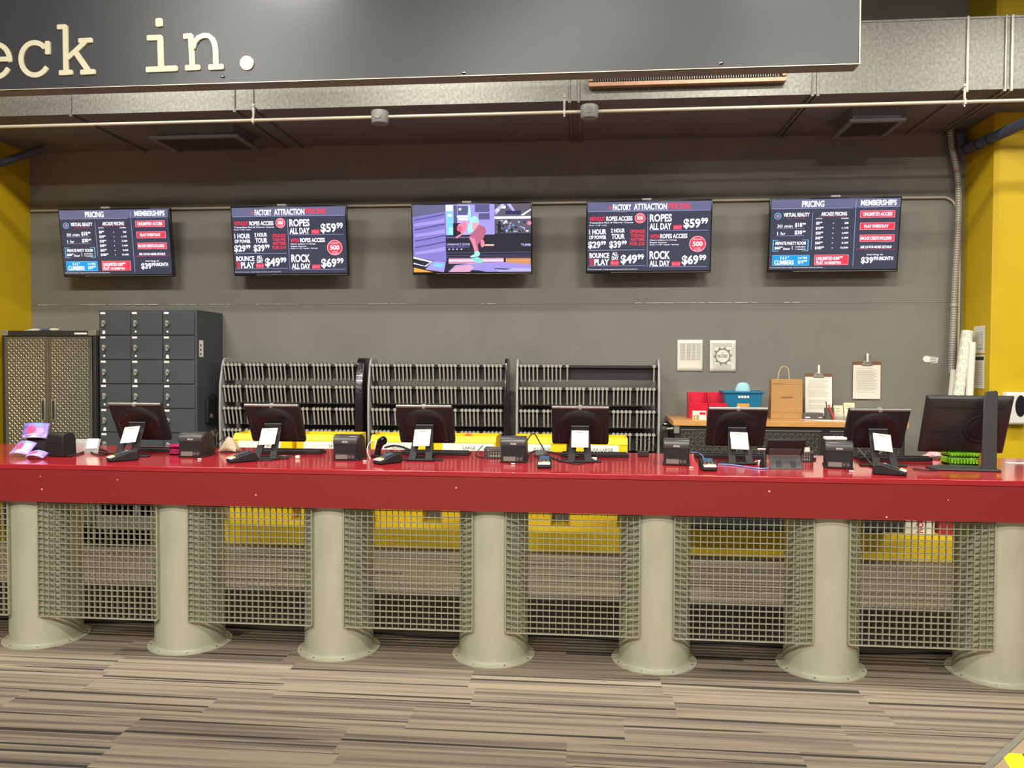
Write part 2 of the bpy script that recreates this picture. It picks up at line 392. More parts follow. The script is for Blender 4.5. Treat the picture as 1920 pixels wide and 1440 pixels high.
# ------------------------------------------------------------------ hanging sign
SY = -.4; SXR = U(1611, 60, SY)[0]; SZB = U(960, 140, SY)[1]
sg = empty('hanging_sign', (0, SY, SZB), 'large black hanging sign with cream typewriter lettering', 'sign')
MB().box(-5.2, SXR, 0, .095, 0, 1.0).build('panel', M_sign, sg, .003)  # unseen upper part made tall to keep lamp light off the upper wall
MB().box(-5.2, SXR-.002, .004, .092, -.003, .0).build('bottom_edge', M_signu, sg)
MB().box(SXR, SXR+.006, -.004, .099, -.002, 1.0).box(-5.2, SXR, -.003, .0, -.001, .003).build('edge_trim', M_emt, sg)
for x in (-3.4, -.8, 1.4): MB().cyl((x, .05, 1.0), (x, .05, ZC-SZB), .008, n=8).build('hanger_rod', M_dark, sg)
def SP(X, Y): x, z = U(X/3, Y/3, SY-.004); return (x, z-SZB)
def stroke(mb, pts, wpx, closed_round=True):
    ww = wpx/3*4.15/1500; P = [Vector(SP(*p)) for p in pts]
    L_, R_ = [], []
    for i, p in enumerate(P):
        d = (P[min(i+1, len(P)-1)]-P[max(i-1, 0)]).normalized(); nrm = Vector((-d.y, d.x))
        L_.append(p+nrm*ww/2); R_.append(p-nrm*ww/2)
    def cap(c, d):
        a0 = math.atan2(d.y, d.x); rr = ww*.24; nrm = Vector((-d.y, d.x)); c = c-d*ww*.1; e = ww*.40-rr
        out = [c-nrm*ww/2]
        for sgn in (-1, 1):
            cc = c+d*e+nrm*sgn*(ww/2-rr)
            for q in range(5):
                ang = a0+(-PI/2+q*PI/8 if sgn < 0 else q*PI/8); out.append(cc+Vector((math.cos(ang), math.sin(ang)))*rr)
        return out+[c+nrm*ww/2]
    d0 = (P[0]-P[1]).normalized(); d1 = (P[-1]-P[-2]).normalized(); h = -.008-.0003*len(mb.f)**.5
    for i in range(len(P)-1):
        mb.prism([tuple(L_[i]), tuple(L_[i+1]), tuple(R_[i+1]), tuple(R_[i])], h, 0, 'y')
    mb.prism([tuple(q) for q in cap(P[0], d0)], h-.0001, 0, 'y')
    mb.prism([tuple(q) for q in cap(P[-1], d1)], h-.0002, 0, 'y')
def arc(cx, cy, rx, ry, a0, a1, n=26): return [(cx+rx*math.cos(math.radians(a0+(a1-a0)*i/n)), cy-ry*math.sin(math.radians(a0+(a1-a0)*i/n))) for i in range(n+1)]
def letter(strokes, nm='letter'):
    mb = MB()
    for pts, wp in strokes: stroke(mb, pts, wp)
    o = mb.build(nm, M_cream, sg); return o
letter([(arc(-20, 342, 76, 92, 0, 328), 30), ([(-92, 338), (54, 334)], 28)])
letter([(arc(197, 332, 78, 91, 48, 325), 30), ([(271, 242), (272, 300)], 30)])
letter([([(330, 153), (368, 151)], 28), ([(369, 152), (373, 408)], 31), ([(343, 411), (403, 408)], 29), ([(385, 326), (482, 238)], 28), ([(453, 231), (514, 228)], 28), ([(425, 292), (500, 400)], 31), ([(464, 409), (530, 405)], 29)])
letter([([(836, 214), (902, 212)], 31), ([(902, 213), (907, 390)], 32), ([(832, 393), (990, 386)], 32), ([(896, 116), (897, 140)], 40)])
letter([([(1040, 206), (1072, 203)], 31), ([(1074, 204), (1083, 382)], 30), ([(1052, 383), (1118, 380)], 31), ([(1086, 268), (1098, 238), (1118, 214), (1146, 202), (1174, 203), (1196, 220), (1207, 244), (1213, 275), (1216, 378)], 29), ([(1184, 380), (1250, 377)], 31)])
mb = MB(); mb.prism([SP(1389+38*math.cos(i*PI/16), 355+40*math.sin(i*PI/16)) for i in range(32)], -.008, 0, 'y'); mb.build('full_stop', M_cream, sg)
for px, py in ((418, 147), (870, 140), (1352, 122)):
    x, z = U(px, py, SY); MB().lathe([(.012, 0), (.012, .004), (.002, .012)], 12, (x, 0, z-SZB+.006), None).build('bracket', M_chrome, sg)

# ------------------------------------------------------------------ duct above
YD, ZD = 1.69, 3.70; ZDT = U(1700, 37, YD)[1]
du = empty('air_duct', (0, YD, ZD), 'wide galvanised sheet metal air duct above the back wall', 'air duct')
DL, DR = XL+.004, 5.6
DPOLY = [(DL, 0), (DR, 0), (DR, YF-YD-.004), (XR-.004, YF-YD-.004), (XR-.004, YW-YD-.004), (DL, YW-YD-.004)]
MB().prism(DPOLY, .004, ZDT-ZD, 'z').build('duct_body', M_galv, du)
MB().prism(DPOLY, 0, .004, 'z').build('underside', M_soffit, du)
for px in (133, 440, 475, 1068, 1085, 1523, 1533, 1812, 1883, 1895):
    x = U(px, 180, YD)[0]; wd = .012 if px in (440, 475, 1068, 1523, 1883) else .02
    MB().box(x-wd/2, x+wd/2, -.012, .0, -.012, ZDT-ZD+.01).box(x-.012, x+.012, -.010, (YW if x < XR-.03 else YF)-YD-.01, -.02, 0).build('seam_flange', M_galv if px < 1800 else M_brushed, du, .002, 1)
MB().box(DL, 5.6, -.006, .0, -.004, .012).box(DL, 5.6, -.006, 0, ZDT-ZD-.012, ZDT-ZD+.003).build('edge_lip', M_galv, du)
# copper framed supply grille
xa, za = U(1104, 163, YD-.06); xb, zb = U(1474, 152, YD-.06); zc_ = U(1300, 120, YD-.06)[1]; z0 = za
g = empty('air_grille', (xa, YD-.07, z0), 'copper coloured framed air grille on the duct, half hidden by the sign', 'air grille')
W_ = xb-xa; H_ = .20
MB().box(0, W_, 0, .06, 0, .032).box(0, W_, 0, .06, H_-.03, H_).box(0, .03, 0, .06, .04, H_-.03).box(W_-.03, W_, 0, .06, .04, H_-.03).build('frame', M_copper, g, .003)
mb = MB()
for i in range(int((W_-.06)/.018)): mb.box(.034+i*.018, .037+i*.018, .01, .05, .04, H_-.03)
mb.box(.03, W_-.03, .02, .025, .08, .086).build('vanes', M_brushed, g)
MB().box(.03, W_-.03, .05, .058, .04, H_-.03).build('backing', M_dark, g)
# diffusers below the duct
for (p0, p1, pt, lab) in ((290, 455, 283, 'dark square ceiling diffuser under the duct above the leftmost screens'), (1585, 1690, 262, 'dark square ceiling diffuser under the duct near the yellow wall')):
    yy0, yy1 = 1.98, 2.52; zz = ZD-.16
    x0 = U(p0, 280, 2.1)[0]; x1 = U(p1, 270, 2.1)[0]
    e = empty('ceiling_diffuser', ((x0+x1)/2, (yy0+yy1)/2, ZD), lab, 'ceiling vent', 'diffusers under the duct')
    hx = (x1-x0)/2; hy = .25
    MB().box(-hx*.86, hx*.86, -hy*.86, hy*.86, -.1, 0).build('neck', M_soffit, e)
    mb = MB()
    for a, b, c_, d_ in ((-hx, hx, -hy, -hy+.04), (-hx, hx, hy-.04, hy), (-hx, -hx+.04, -hy+.04, hy-.04), (hx-.04, hx, -hy+.04, hy-.04)): mb.box(a, b, c_, d_, -.125, -.10)
    mb.build('frame', M_soffit, e, .004)
    mb = MB()
    for k in range(8): mb.box(-hx+.04, hx-.04, -hy+.06+k*.05, -hy+.066+k*.05, -.12, -.102)
    mb.build('louvres', mat('dim_louvre', s(80, 70, 66), .6), e)
# conduit with clips and junction boxes
YC = 1.55
def cpt(px, py): x, z = U(px, py, YC); return (x, YC, z)
zc1 = cpt(960, 213)[2]
cd = MB().tube([(XL+.01, YC, zc1), (5.4, YC, zc1)], .013, 10).build('ceiling_conduit', M_emt, smooth=True)
tag(cd, 'long pale metal conduit running level below the duct', 'conduit')
for px, dsc in ((475, 'left of the two round boxes'), (1058, 'beside the right round box'), (1808, 'near the yellow wall')):
    x = cpt(px, 213)[0]; e = empty('conduit_clip', (x, YC, zc1), 'small metal clip holding the pale conduit, '+dsc, 'clip', 'conduit clips')
    MB().box(-.008, .008, -.018, .018, -.022, .018).build('clamp', M_emt, e, .002, 1)
    MB().box(-.008, .008, -.002, .002, .018, ZD-zc1).box(-.008, .008, -.002, YD-YC, ZD-zc1-.026, ZD-zc1-.021).build('strap', M_brushed, e)
    MB().cyl((0, 0, -.035), (0, 0, -.022), .008, n=8).build('nut', M_chrome, e)
for px, dsc in ((713, 'above the second screen from the left'), (1105, 'above the second screen from the right')):
    x = cpt(px, 213)[0]; e = empty('junction_box', (x, YC-.01, zc1), 'round grey junction box on the conduit '+dsc, 'junction box', 'junction boxes on the conduit')
    MB().lathe([(.001, -.055), (.06, -.055), (.065, -.045), (.068, .03), (.062, .040), (.001, .040)], 28, (0, 0, 0)).build('housing', mat('junction_grey', s(128, 128, 122), .5), e, smooth=True)
    MB().cyl((0, -.07, -.005), (0, -.06, -.005), .028, n=20).build('cover_plate', M_galv, e)

# ------------------------------------------------------------------ wall conduits and pipes
mb = MB(); ZCO = 3.141-.005
xe = U(1775, 368, YW-.03)[0]
pe = [(XL+.02, YW-.02, ZCO), (xe-.05, YW-.02, ZCO), (xe+.02, YW-.025, ZCO-.01), (3.70, YW-.03, ZCO-.06), (3.745, YW-.03, ZCO-.2), (3.745, YW-.03, 1.5)]
tag(mb.tube(pe, .011, 8, 2).build('wall_conduit', M_emt, smooth=True), 'thin grey conduit along the back wall behind the screens', 'conduit')
fx = [(1782, 248), (1784, 275), (1790, 300), (1797, 335), (1798, 400), (1794, 470), (1789, 560), (1786, 640), (1784, 700)]
pts = [(U(a, b, YW-.09)[0], YW-.09, U(a, b, YW-.09)[1]) for a, b in fx]; pts[0] = (pts[0][0], pts[0][1], ZD-.003)
q = [Vector(p) for p in pts]
for _ in range(3):
    z_ = [q[0]]
    for a, b in zip(q, q[1:]): z_ += [a*.75+b*.25, a*.25+b*.75]
    z_.append(q[-1]); q = z_
# resample ribs
L_ = [0]
for a, b in zip(q, q[1:]): L_.append(L_[-1]+(b-a).length)
def at_len(t):
    for i in range(len(q)-1):
        if L_[i+1] >= t: return q[i].lerp(q[i+1], (t-L_[i])/max(1e-9, L_[i+1]-L_[i]))
    return q[-1]
mb = MB(); n = int(L_[-1]/.007); vs_ = []; fs_ = []; K = 14
for i in range(n+1):
    p = at_len(L_[-1]*i/n); r = .0235 if i % 3 == 0 else .0275
    vs_ += [p+Vector((r*math.cos(2*PI*k/K), r*math.sin(2*PI*k/K), 0)) for k in range(K)]
for i in range(n): fs_ += [(i*K+k, i*K+(k+1) % K, (i+1)*K+(k+1) % K, (i+1)*K+k) for k in range(K)]
mb.add(vs_, fs_)
fo = tag(mb.build('flexible_conduit', M_flex), 'thick ribbed flexible metal conduit in the right corner of the back wall', 'conduit')
p = at_len(L_[-1]*.72); MB().cyl((p.x, p.y, p.z-.015), (p.x, p.y, p.z+.015), .034, n=16).build('coupling', M_flex, fo, .003)
x0, z0 = U(1806, 285, YW-.1); xx, yy = G(1935, 228, z0+.0)
yy2 = V(1930, 232, 4.3)
pp = empty('insulated_pipe', (x0, YW-.1, z0), 'dark blue-grey insulated pipe with dark bands by the right yellow wall', 'pipe')
a_ = Vector((x0-.02, YW-.12, z0)); P2 = CP + ray(1990, 200)*5.6; b_ = P2
dv = b_-a_; off = Vector((x0, YW-.1, z0))
mb = MB().tube([a_-off+Vector((-.01, .0, ZD-.05-a_.z)), a_-off+Vector((0, 0, .06)), a_-off, a_-off+dv*.08, a_-off+dv*1.9], .043, 14, 2); mb.build('pipe_run', M_bluegrey, pp, smooth=True)
for k in (.07, .2, .33): MB().cyl(a_-off+dv*k, a_-off+dv*(k+.012), .046, n=14).build('band', M_rubber, pp)
x1, z1 = U(82, 278, 2.5); x2, z2 = U(-40, 345, 2.2); x2 = XL+.04; x2, z2 = x2, U(6, 322, 2.35)[1]
lp = tag(MB().tube([(x1, 2.5, z1), (x2, 2.2, z2)], .035, 12).build('diagonal_pipe', M_bluegrey, smooth=True), 'blue-grey pipe slanting down across the top left corner', 'pipe')

# ------------------------------------------------------------------ screens on the wall
SW, SH = 1.095, .635
TX = [-3.895, -2.21, -.518, 1.055, 2.635]
tvlab = ['wall screen with pricing and memberships above the lockers', 'wall screen with attraction pricing above the leftmost rack', 'wall screen playing a video of a bending gymnast, middle of the five', 'wall screen with attraction pricing just right of the middle screen', 'wall screen with pricing and memberships, rightmost of the five']
E_w = emat('screen_white', s(246, 244, 255), 1.25); E_r = emat('screen_red', s(236, 52, 78), 1.05); E_bg = emat('screen_navy', s(54, 56, 76), 1.0)
E_hd = emat('screen_header_glare', s(98, 100, 134), 1.0); E_b = emat('screen_blue', s(0, 150, 225), 1.05); E_ln = emat('screen_line', s(150, 158, 205), 1.1); E_lb = emat('screen_light_blue', s(110, 190, 235), 1.0)  # header tone is lightened, the glare across it put into the colour
def make_tv(i):
    e = empty('wall_screen', (TX[i], 2.655, 2.475), tvlab[i], 'screen', 'screens on the back wall')
    tilt = math.atan2(.08, .63); M = Matrix.Rotation(tilt, 4, 'X')
    MB().box(-SW/2, SW/2, .0, .05, 0, SH, M).build('housing', M_blackg, e, .006)
    MB().box(-.05, .05, .04, YW-2.655-.002, .25, .45).box(-.2, .2, .05, .08, .3, .4, M).build('wall_mount', M_dark, e)
    MB().box(-.12+.02*i, -.04+.02*i, -.0, .03, SH, SH+.018, M).build('sensor', M_rackg, e)
    b = .012
    MB().box(-.3*SW, SW*.49, -.003, .0, .008, .013, M).build('trim_strip', M_brushed, e)
    sc_ = MB().box(-SW/2+b, SW/2-b, -.002, 0, b+.012, SH-b, M).build('display', E_bg, e)
    def F(lay):
        def f(u, v): return M @ Vector((-SW/2+b+(SW-2*b)*u, -.002-.0008*lay, b+.012+(SH-2*b-.012)*(1-v)))
        return f
    return e, sc_, F
def quad(mb, F, u0, v0, u1, v1): mb.add([F(u0, v0), F(u1, v0), F(u1, v1), F(u0, v1)], [(0, 1, 2, 3)])
def circ(mb, F, u, v, r, n=28, r2=None):
    asp = SW/SH
    if r2 is None: mb.add([F(u+r*math.cos(2*PI*k/n), v+r*asp*math.sin(2*PI*k/n)) for k in range(n)], [tuple(range(n))])
    else:
        mb.add([F(u+q*math.cos(2*PI*k/n), v+q*asp*math.sin(2*PI*k/n)) for q in (r, r2) for k in range(n)], [(k, (k+1) % n, n+(k+1) % n, n+k) for k in range(n)])
class Page:
    def __init__(s_, i, mp):
        s_.e, s_.d, s_.F = make_tv(i); s_.mp = mp; s_.L = {}
    def mb(s_, m, lay): return s_.L.setdefault((m.name, lay), MB())
    def t(s_, txt, x0, y0, x1, y1, m=None, lay=3, bold=.03, rot=False):
        m = m or E_w; F = s_.F(lay)
        a, b = s_.mp(x0, y0); c, d = s_.mp(x1, y1)
        text_into(s_.mb(m, lay), txt, lambda u, v: F(a+(c-a)*u, d+(b-d)*v), bold, rot)
    def q(s_, x0, y0, x1, y1, m, lay=1):
        a, b = s_.mp(x0, y0); c, d = s_.mp(x1, y1); quad(s_.mb(m, lay), s_.F(lay), a, b, c, d)
    def poly(s_, P, m, lay=1):
        s_.mb(m, lay).add([s_.F(lay)(*s_.mp(*p)) for p in P], [tuple(range(len(P)))])
    def c(s_, x, y, r, m, lay=2, r2=None):
        u, v = s_.mp(x, y); circ(s_.mb(m, lay), s_.F(lay), u, v, r/s_.w, r2=None if r2 is None else r2/s_.w)
    def done(s_, names):
        for (mn, lay), mb in s_.L.items():
            mb.build(names.get(mn, 'lettering' if lay >= 3 else 'graphics'), D.materials[mn], s_.d)
def attraction(i):
    P = Page(i, lambda x, y: ((x-133)/1494, (y-112)/855)); P.w = 1494
    P.q(133, 112, 1627, 225, E_hd); P.q(145, 223, 1615, 229, E_ln, 2)
    P.t('THE', 383, 165, 428, 200, E_r); P.t('FACTORY', 442, 140, 665, 215); P.t('ATTRACTION', 697, 135, 1098, 213); P.t('PRICING', 1115, 133, 1380, 210, E_r)
    P.t('WITHOUT', 158, 290, 345, 345, E_r); P.t('ROPES ACCESS', 362, 288, 682, 343)
    P.t('Trampoline Park & Warrior Course', 158, 355, 690, 380, bold=.01); P.t('10 yrs + // $5 / socks', 155, 388, 372, 407, bold=.01)
    P.c(775, 315, 66, E_r); P.c(775, 315, 62, E_w, 3, 59); P.t('500', 737, 290, 813, 335); P.t('includes', 742, 268, 808, 280, bold=0); P.t('credits', 745, 345, 805, 358, bold=0)
    for tx, a, b, c_, d_ in (('1 HOUR', 155, 445, 365, 510), ('OF POWER', 155, 522, 365, 568), ('$29', 142, 595, 295, 692), ('99', 300, 592, 360, 642), ('2 HOUR', 422, 438, 590, 490), ('TOUR', 430, 505, 590, 570), ('$39', 402, 592, 548, 692), ('99', 554, 590, 615, 640),
                             ('BOUNCE', 160, 740, 403, 805), ('PLAY', 220, 818, 402, 895), ('ALL', 438, 732, 512, 775), ('DAY', 435, 783, 518, 830), ('$49', 545, 765, 745, 890), ('99', 750, 760, 828, 828),
                             ('ROPES', 892, 268, 1158, 362), ('ALL DAY', 890, 380, 1155, 458), ('$59', 1300, 328, 1503, 456), ('99', 1510, 320, 1592, 394), ('ROCK', 897, 722, 1145, 826), ('ALL DAY', 897, 842, 1145, 912), ('$69', 1290, 778, 1490, 908), ('99', 1496, 774, 1582, 845), ('ROPES ACCESS', 1022, 512, 1350, 567)):
        P.t(tx, a, b, c_, d_)
    for tx, a, b, c_, d_ in (('UPGRADE', 655, 454, 835, 498), ('YOUR PASS', 660, 506, 832, 548), ('ANYTIME', 658, 556, 832, 598), ('FOR $10', 655, 608, 832, 658), ('WITH', 898, 517, 1010, 570)): P.t(tx, a, b, c_, d_, E_r)
    P.t('AND', 162, 812, 212, 900, E_r, rot=True)
    for a, b, c_, d_ in ((420, 840, 525, 895), (1178, 405, 1282, 460), (1168, 857, 1275, 911)): P.q(a, b, c_, d_, E_r); P.t('10 & UP', a+8, b+12, c_-8, d_-12, emat('screen_pink', s(245, 150, 165)), bold=.01)
    P.t('Hours subject to change', 898, 578, 1225, 600, bold=.01); P.t('Ropes Course', 898, 608, 1100, 630, bold=.01); P.t('10 yrs + // $7 / socks + harness', 895, 636, 1250, 656, bold=.01)
    P.c(1475, 640, 102, E_r); P.c(1475, 640, 97, E_w, 3, 93); P.t('500', 1415, 608, 1535, 668); P.t('includes', 1422, 572, 1525, 590, bold=0); P.t('arcade', 1435, 682, 1512, 697, bold=0); P.t('credits', 1432, 705, 1520, 720, bold=0)
    for a, b, c_, d_ in ((145, 704, 835, 709), (145, 900, 845, 905), (895, 468, 1600, 473), (895, 918, 1600, 923), (866, 262, 871, 920)): P.q(a, b, c_, d_, E_ln)
    P.t('Prices and hours subject to change. All passes include taxes. Socks sold separately.', 138, 940, 755, 955, bold=0)
    P.done({})
def pricing(i):
    def mp(x, y): t_ = (y-135)/865; return ((x-(148-30*t_))/1592, t_)
    P = Page(i, mp); P.w = 1592
    P.q(148, 135, 1738, 245, E_hd)
    P.t('PRICING', 530, 155, 802, 233); P.t('MEMBERSHIPS', 1255, 155, 1690, 224)
    P.q(150, 247, 1150, 252, E_ln, 2); P.q(1235, 238, 1710, 243, E_ln, 2)
    P.poly([(1193, 165), (1199, 165), (1173, 965), (1167, 965)], E_ln, 2); P.poly([(659, 300), (664, 300), (650, 755), (645, 755)], E_ln, 2)
    P.c(228, 338, 44, E_lb, 2, 34); P.c(230, 338, 22, E_ln, 2); P.c(230, 338, 12, E_r, 3)
    P.t('VIRTUAL REALITY', 300, 300, 622, 348); P.t('10 yrs + // 5 minutes', 360, 362, 570, 378, E_r, bold=0)
    P.t('30 min', 222, 442, 412, 480, bold=.01); P.t('$18', 443, 422, 532, 480); P.t('99', 540, 424, 578, 450); P.q(215, 488, 560, 492, E_ln)
    P.t('1 hr', 222, 532, 325, 572, bold=.01); P.t('$30', 440, 515, 532, 572); P.t('99', 540, 518, 576, 542); P.q(212, 578, 560, 582, E_ln)
    for a, b, c_, d_ in ((168, 632, 240, 639), (168, 764, 240, 771), (168, 632, 174, 771), (540, 630, 612, 637), (536, 764, 608, 771), (606, 630, 612, 771)): P.q(a, b, c_, d_, E_lb)
    P.t('PRIVATE PARTY ROOM', 200, 652, 580, 693); P.t('$60', 190, 712, 262, 752); P.t('99', 266, 712, 290, 730); P.t('/hour', 294, 722, 385, 757, bold=.01); P.q(409, 705, 413, 752, E_w); P.t('includes', 452, 708, 575, 726, bold=.01); P.t('1 headset', 450, 737, 580, 755, bold=.01)
    P.q(163, 820, 625, 950, E_lb); P.q(168, 826, 620, 944, E_b, 2)
    P.t("lil'", 262, 834, 368, 872, bold=0); P.t('CLIMBERS', 187, 882, 430, 938); P.t('1-6 YRS', 488, 840, 598, 868); P.t('$19', 485, 882, 555, 932); P.t('99', 560, 880, 598, 905)
    P.t('ARCADE PRICING', 768, 295, 1085, 342); P.q(745, 350, 1080, 353, E_r); P.t('price', 706, 364, 780, 384, bold=.01); P.t('credits', 1015, 364, 1108, 382, bold=.01)
    for k, (a, b) in enumerate((('$5', '500'), ('$10', '1,125'), ('$20', '2,500'), ('$40', '5,400'), ('$60', '8,400'), ('$100', '15,000'))):
        y = 432+k*60.6; x = 706-k*2.2; wd = 19*len(a)+4
        P.t(a, x, y-20, x+wd, y+20); P.t('00', x+wd+4, y-20, x+wd+32, y-2); P.c(920-k*2.2, y, 6, E_w, 3)
        wb = 16*len(b); P.t(b, 1106-wb, y-13, 1106, y+13, bold=.02)
    P.q(693, 818, 1114, 947, emat('screen_pink', s(245, 150, 165))); P.q(699, 824, 1108, 941, E_r, 2)
    P.t('UNLIMITED', 715, 842, 915, 885); P.t('$28', 928, 842, 1000, 888); P.t('99', 1006, 838, 1042, 862); P.t('PLAY', 712, 893, 802, 935); P.t('NO REDEMPTION', 818, 903, 1022, 933)
    for tx, y0, y1, x0, x1 in (('UNLIMITED ACCESS', 285, 370, 1282, 1642), ('PLAY EVERYDAY', 430, 518, 1300, 1600), ('ARCADE CREDITS INCLUDED', 578, 663, 1255, 1640)):
        P.q(1250, y0, 1675, y1, emat('screen_pink', s(245, 150, 165))); P.q(1256, y0+6, 1669, y1-6, E_r, 2); c_ = (y0+y1)/2; hh = 20 if tx[0] != 'U' else 22; P.t(tx, x0, c_-hh, x1, c_+hh)
    P.t('ASK US FOR MORE DETAILS!', 1257, 712, 1640, 745); P.q(1205, 754, 1690, 758, E_r)
    P.t('starting at', 1340, 812, 1540, 836, bold=.01); P.t('$39', 1272, 850, 1418, 938); P.t('99', 1424, 845, 1484, 893); P.t('/MONTH', 1490, 845, 1665, 893)
    P.t('Prices and hours subject to change. All passes include taxes. Socks sold separately.', 135, 968, 795, 982, bold=0)
    P.done({})
def video(i):
    P = Page(i, lambda x, y: ((x-208)/1432, (y-152)/833)); P.w = 1432
    C = lambda n, r, g_, b: emat('video_'+n, s(r, g_, b), 1.1)
    vio = C('violet', 128, 118, 196); vio2 = C('pale_violet', 160, 148, 226); vio3 = C('deep_violet', 84, 78, 140); blk = C('black', 30, 28, 44); wh = C('white', 232, 232, 250); lil = C('lilac', 178, 170, 235); cy = C('cyan', 120, 200, 230); pk = C('pink', 226, 130, 160); rose = C('rose', 178, 96, 124); mint = C('mint', 160, 225, 220); org = C('orange', 235, 160, 60); grey = C('grey', 90, 84, 100); slate = C('slate', 84, 84, 128)
    P.q(208, 152, 1640, 985, blk)
    P.poly([(208, 152), (605, 152), (612, 850), (560, 870), (208, 790)], vio, 2)
    P.poly([(208, 152), (605, 152), (606, 240), (208, 300)], C('slate_pad', 96, 96, 130), 3)
    for y in (300, 420, 560, 640): P.poly([(230, y+30), (400, y), (600, y-40), (602, y-22), (400, y+16), (230, y+46)], vio3, 3)
    for y in (350, 480, 700): P.poly([(230, y+30), (400, y+10), (600, y-30), (602, y+22), (400, y+46), (230, y+66)], vio2, 3)
    P.poly([(208, 790), (440, 850), (360, 915), (208, 880)], wh, 3); P.poly([(208, 812), (412, 862), (345, 905), (208, 865)], blk, 4)
    P.poly([(440, 850), (605, 860), (580, 985), (350, 950)], vio2, 3); P.poly([(470, 868), (580, 880), (560, 930), (440, 912)], cy, 4)
    P.poly([(208, 925), (450, 985), (208, 985)], org, 4)
    P.q(612, 152, 900, 540, lil, 2); P.q(710, 160, 755, 380, slate, 3); P.q(625, 240, 700, 530, cy, 3); P.q(640, 270, 690, 300, wh, 4); P.q(650, 430, 700, 520, mint, 4); P.q(620, 160, 705, 230, wh, 3); P.q(760, 170, 895, 280, slate, 3); P.c(790, 210, 16, wh, 4); P.q(750, 290, 890, 312, wh, 4); P.q(702, 380, 800, 530, blk, 3); P.q(765, 320, 890, 345, wh, 4)
    P.q(900, 152, 1205, 525, vio2, 2); P.q(970, 155, 1145, 250, slate, 3); P.q(1015, 262, 1148, 340, slate, 3)
    P.q(1205, 152, 1640, 520, grey, 2)
    for a in ((1205, 305, 1640, 335), (1290, 175, 1340, 210)): P.q(*a, wh, 3)
    P.poly([(1205, 230), (1290, 152), (1330, 152), (1220, 290)], lil, 3); P.poly([(1350, 152), (1400, 152), (1450, 240), (1420, 240)], lil, 3); P.poly([(1520, 290), (1640, 215), (1640, 235), (1545, 300)], wh, 3)
    P.q(1338, 238, 1520, 282, C('navy', 36, 36, 84), 3); P.c(1240, 230, 24, wh, 3)
    rnd = random.Random(3)
    for k in range(46):
        x = rnd.uniform(1215, 1610); y = rnd.uniform(345, 490); a = rnd.uniform(8, 34); b = rnd.uniform(6, 30); P.q(x, y, min(x+a, 1636), min(y+b, 518), rnd.choice([wh, lil, cy, blk, blk, slate, C('tan', 225, 180, 160)]), 3)
    P.c(1262, 380, 14, blk, 4); P.poly([(1240, 395), (1285, 395), (1280, 510), (1245, 510)], blk, 4); P.c(1620, 390, 26, pk, 4)
    P.q(612, 525, 1640, 820, blk, 3); P.q(615, 545, 895, 566, slate, 4); P.q(1205, 512, 1640, 530, blk, 4)
    P.t('ORMANCE ZONE', 622, 628, 905, 655, lil, 5); P.t('TUMB', 1518, 640, 1638, 670, lil, 5)
    P.q(620, 668, 900, 682, vio3, 4)
    for x in (650, 698, 745, 800): P.c(x, 702, 11, lil, 5)
    for y in (742, 778, 800): P.q(615, y, 1635, y+6, slate, 4)
    P.q(640, 815, 1310, 880, C('peach', 226, 168, 190), 3); P.q(640, 838, 1310, 850, wh, 4); P.q(640, 862, 1310, 868, vio3, 4); P.q(1335, 815, 1636, 900, C('ochre', 196, 136, 96), 3); P.q(1335, 842, 1636, 852, org, 4)
    P.poly([(640, 975), (720, 900), (900, 880), (1280, 862), (1640, 900), (1640, 985), (640, 985)], C('mauve_mat', 152, 138, 214), 5)
    P.poly([(660, 975), (720, 915), (900, 895), (950, 930), (880, 985), (640, 985)], C('peach_mat', 214, 158, 190), 6)
    P.poly([(920, 962), (1000, 965), (1100, 985), (900, 985)], blk, 6); P.poly([(1190, 940), (1420, 950), (1380, 962), (1200, 950)], blk, 6); P.poly([(1240, 975), (1420, 940), (1640, 945), (1640, 985), (1240, 985)], lil, 6)
    P.q(1085, 645, 1195, 664, C('skin_light', 240, 190, 170), 4)
    # gymnast bending forward
    P.poly([(890, 160), (915, 170), (920, 300), (870, 330), (888, 240)], mint, 5)
    P.poly([(900, 320), (975, 290), (1010, 330), (1020, 390), (960, 480), (890, 510), (870, 440), (905, 380)], mint, 5)
    P.poly([(930, 370), (1020, 380), (1000, 450), (940, 470)], C('blush', 236, 160, 180), 6)
    P.poly([(1015, 400), (1080, 430), (1105, 480), (1060, 590), (1000, 645), (1010, 730), (960, 745), (935, 640), (890, 560), (950, 480)], rose, 6)
    P.poly([(900, 550), (965, 575), (1000, 730), (962, 742), (935, 650)], pk, 7)
    P.poly([(960, 725), (1010, 730), (1028, 760), (1010, 790), (920, 808), (905, 790), (955, 765)], mint, 7)
    P.poly([(770, 395), (860, 350), (880, 440), (820, 520), (740, 570), (735, 545), (800, 510), (790, 480), (750, 470), (752, 425)], pk, 6)
    P.c(782, 450, 34, C('coral', 226, 90, 130), 7)
    P.poly([(1040, 580), (1075, 600), (1085, 660), (1050, 685), (1030, 650)], pk, 6)
    P.poly([(905, 820), (1000, 800), (1080, 860), (985, 875)], C('aqua', 130, 210, 205), 6)
    P.done({})
attraction(1); attraction(3); pricing(0); pricing(4); video(2)
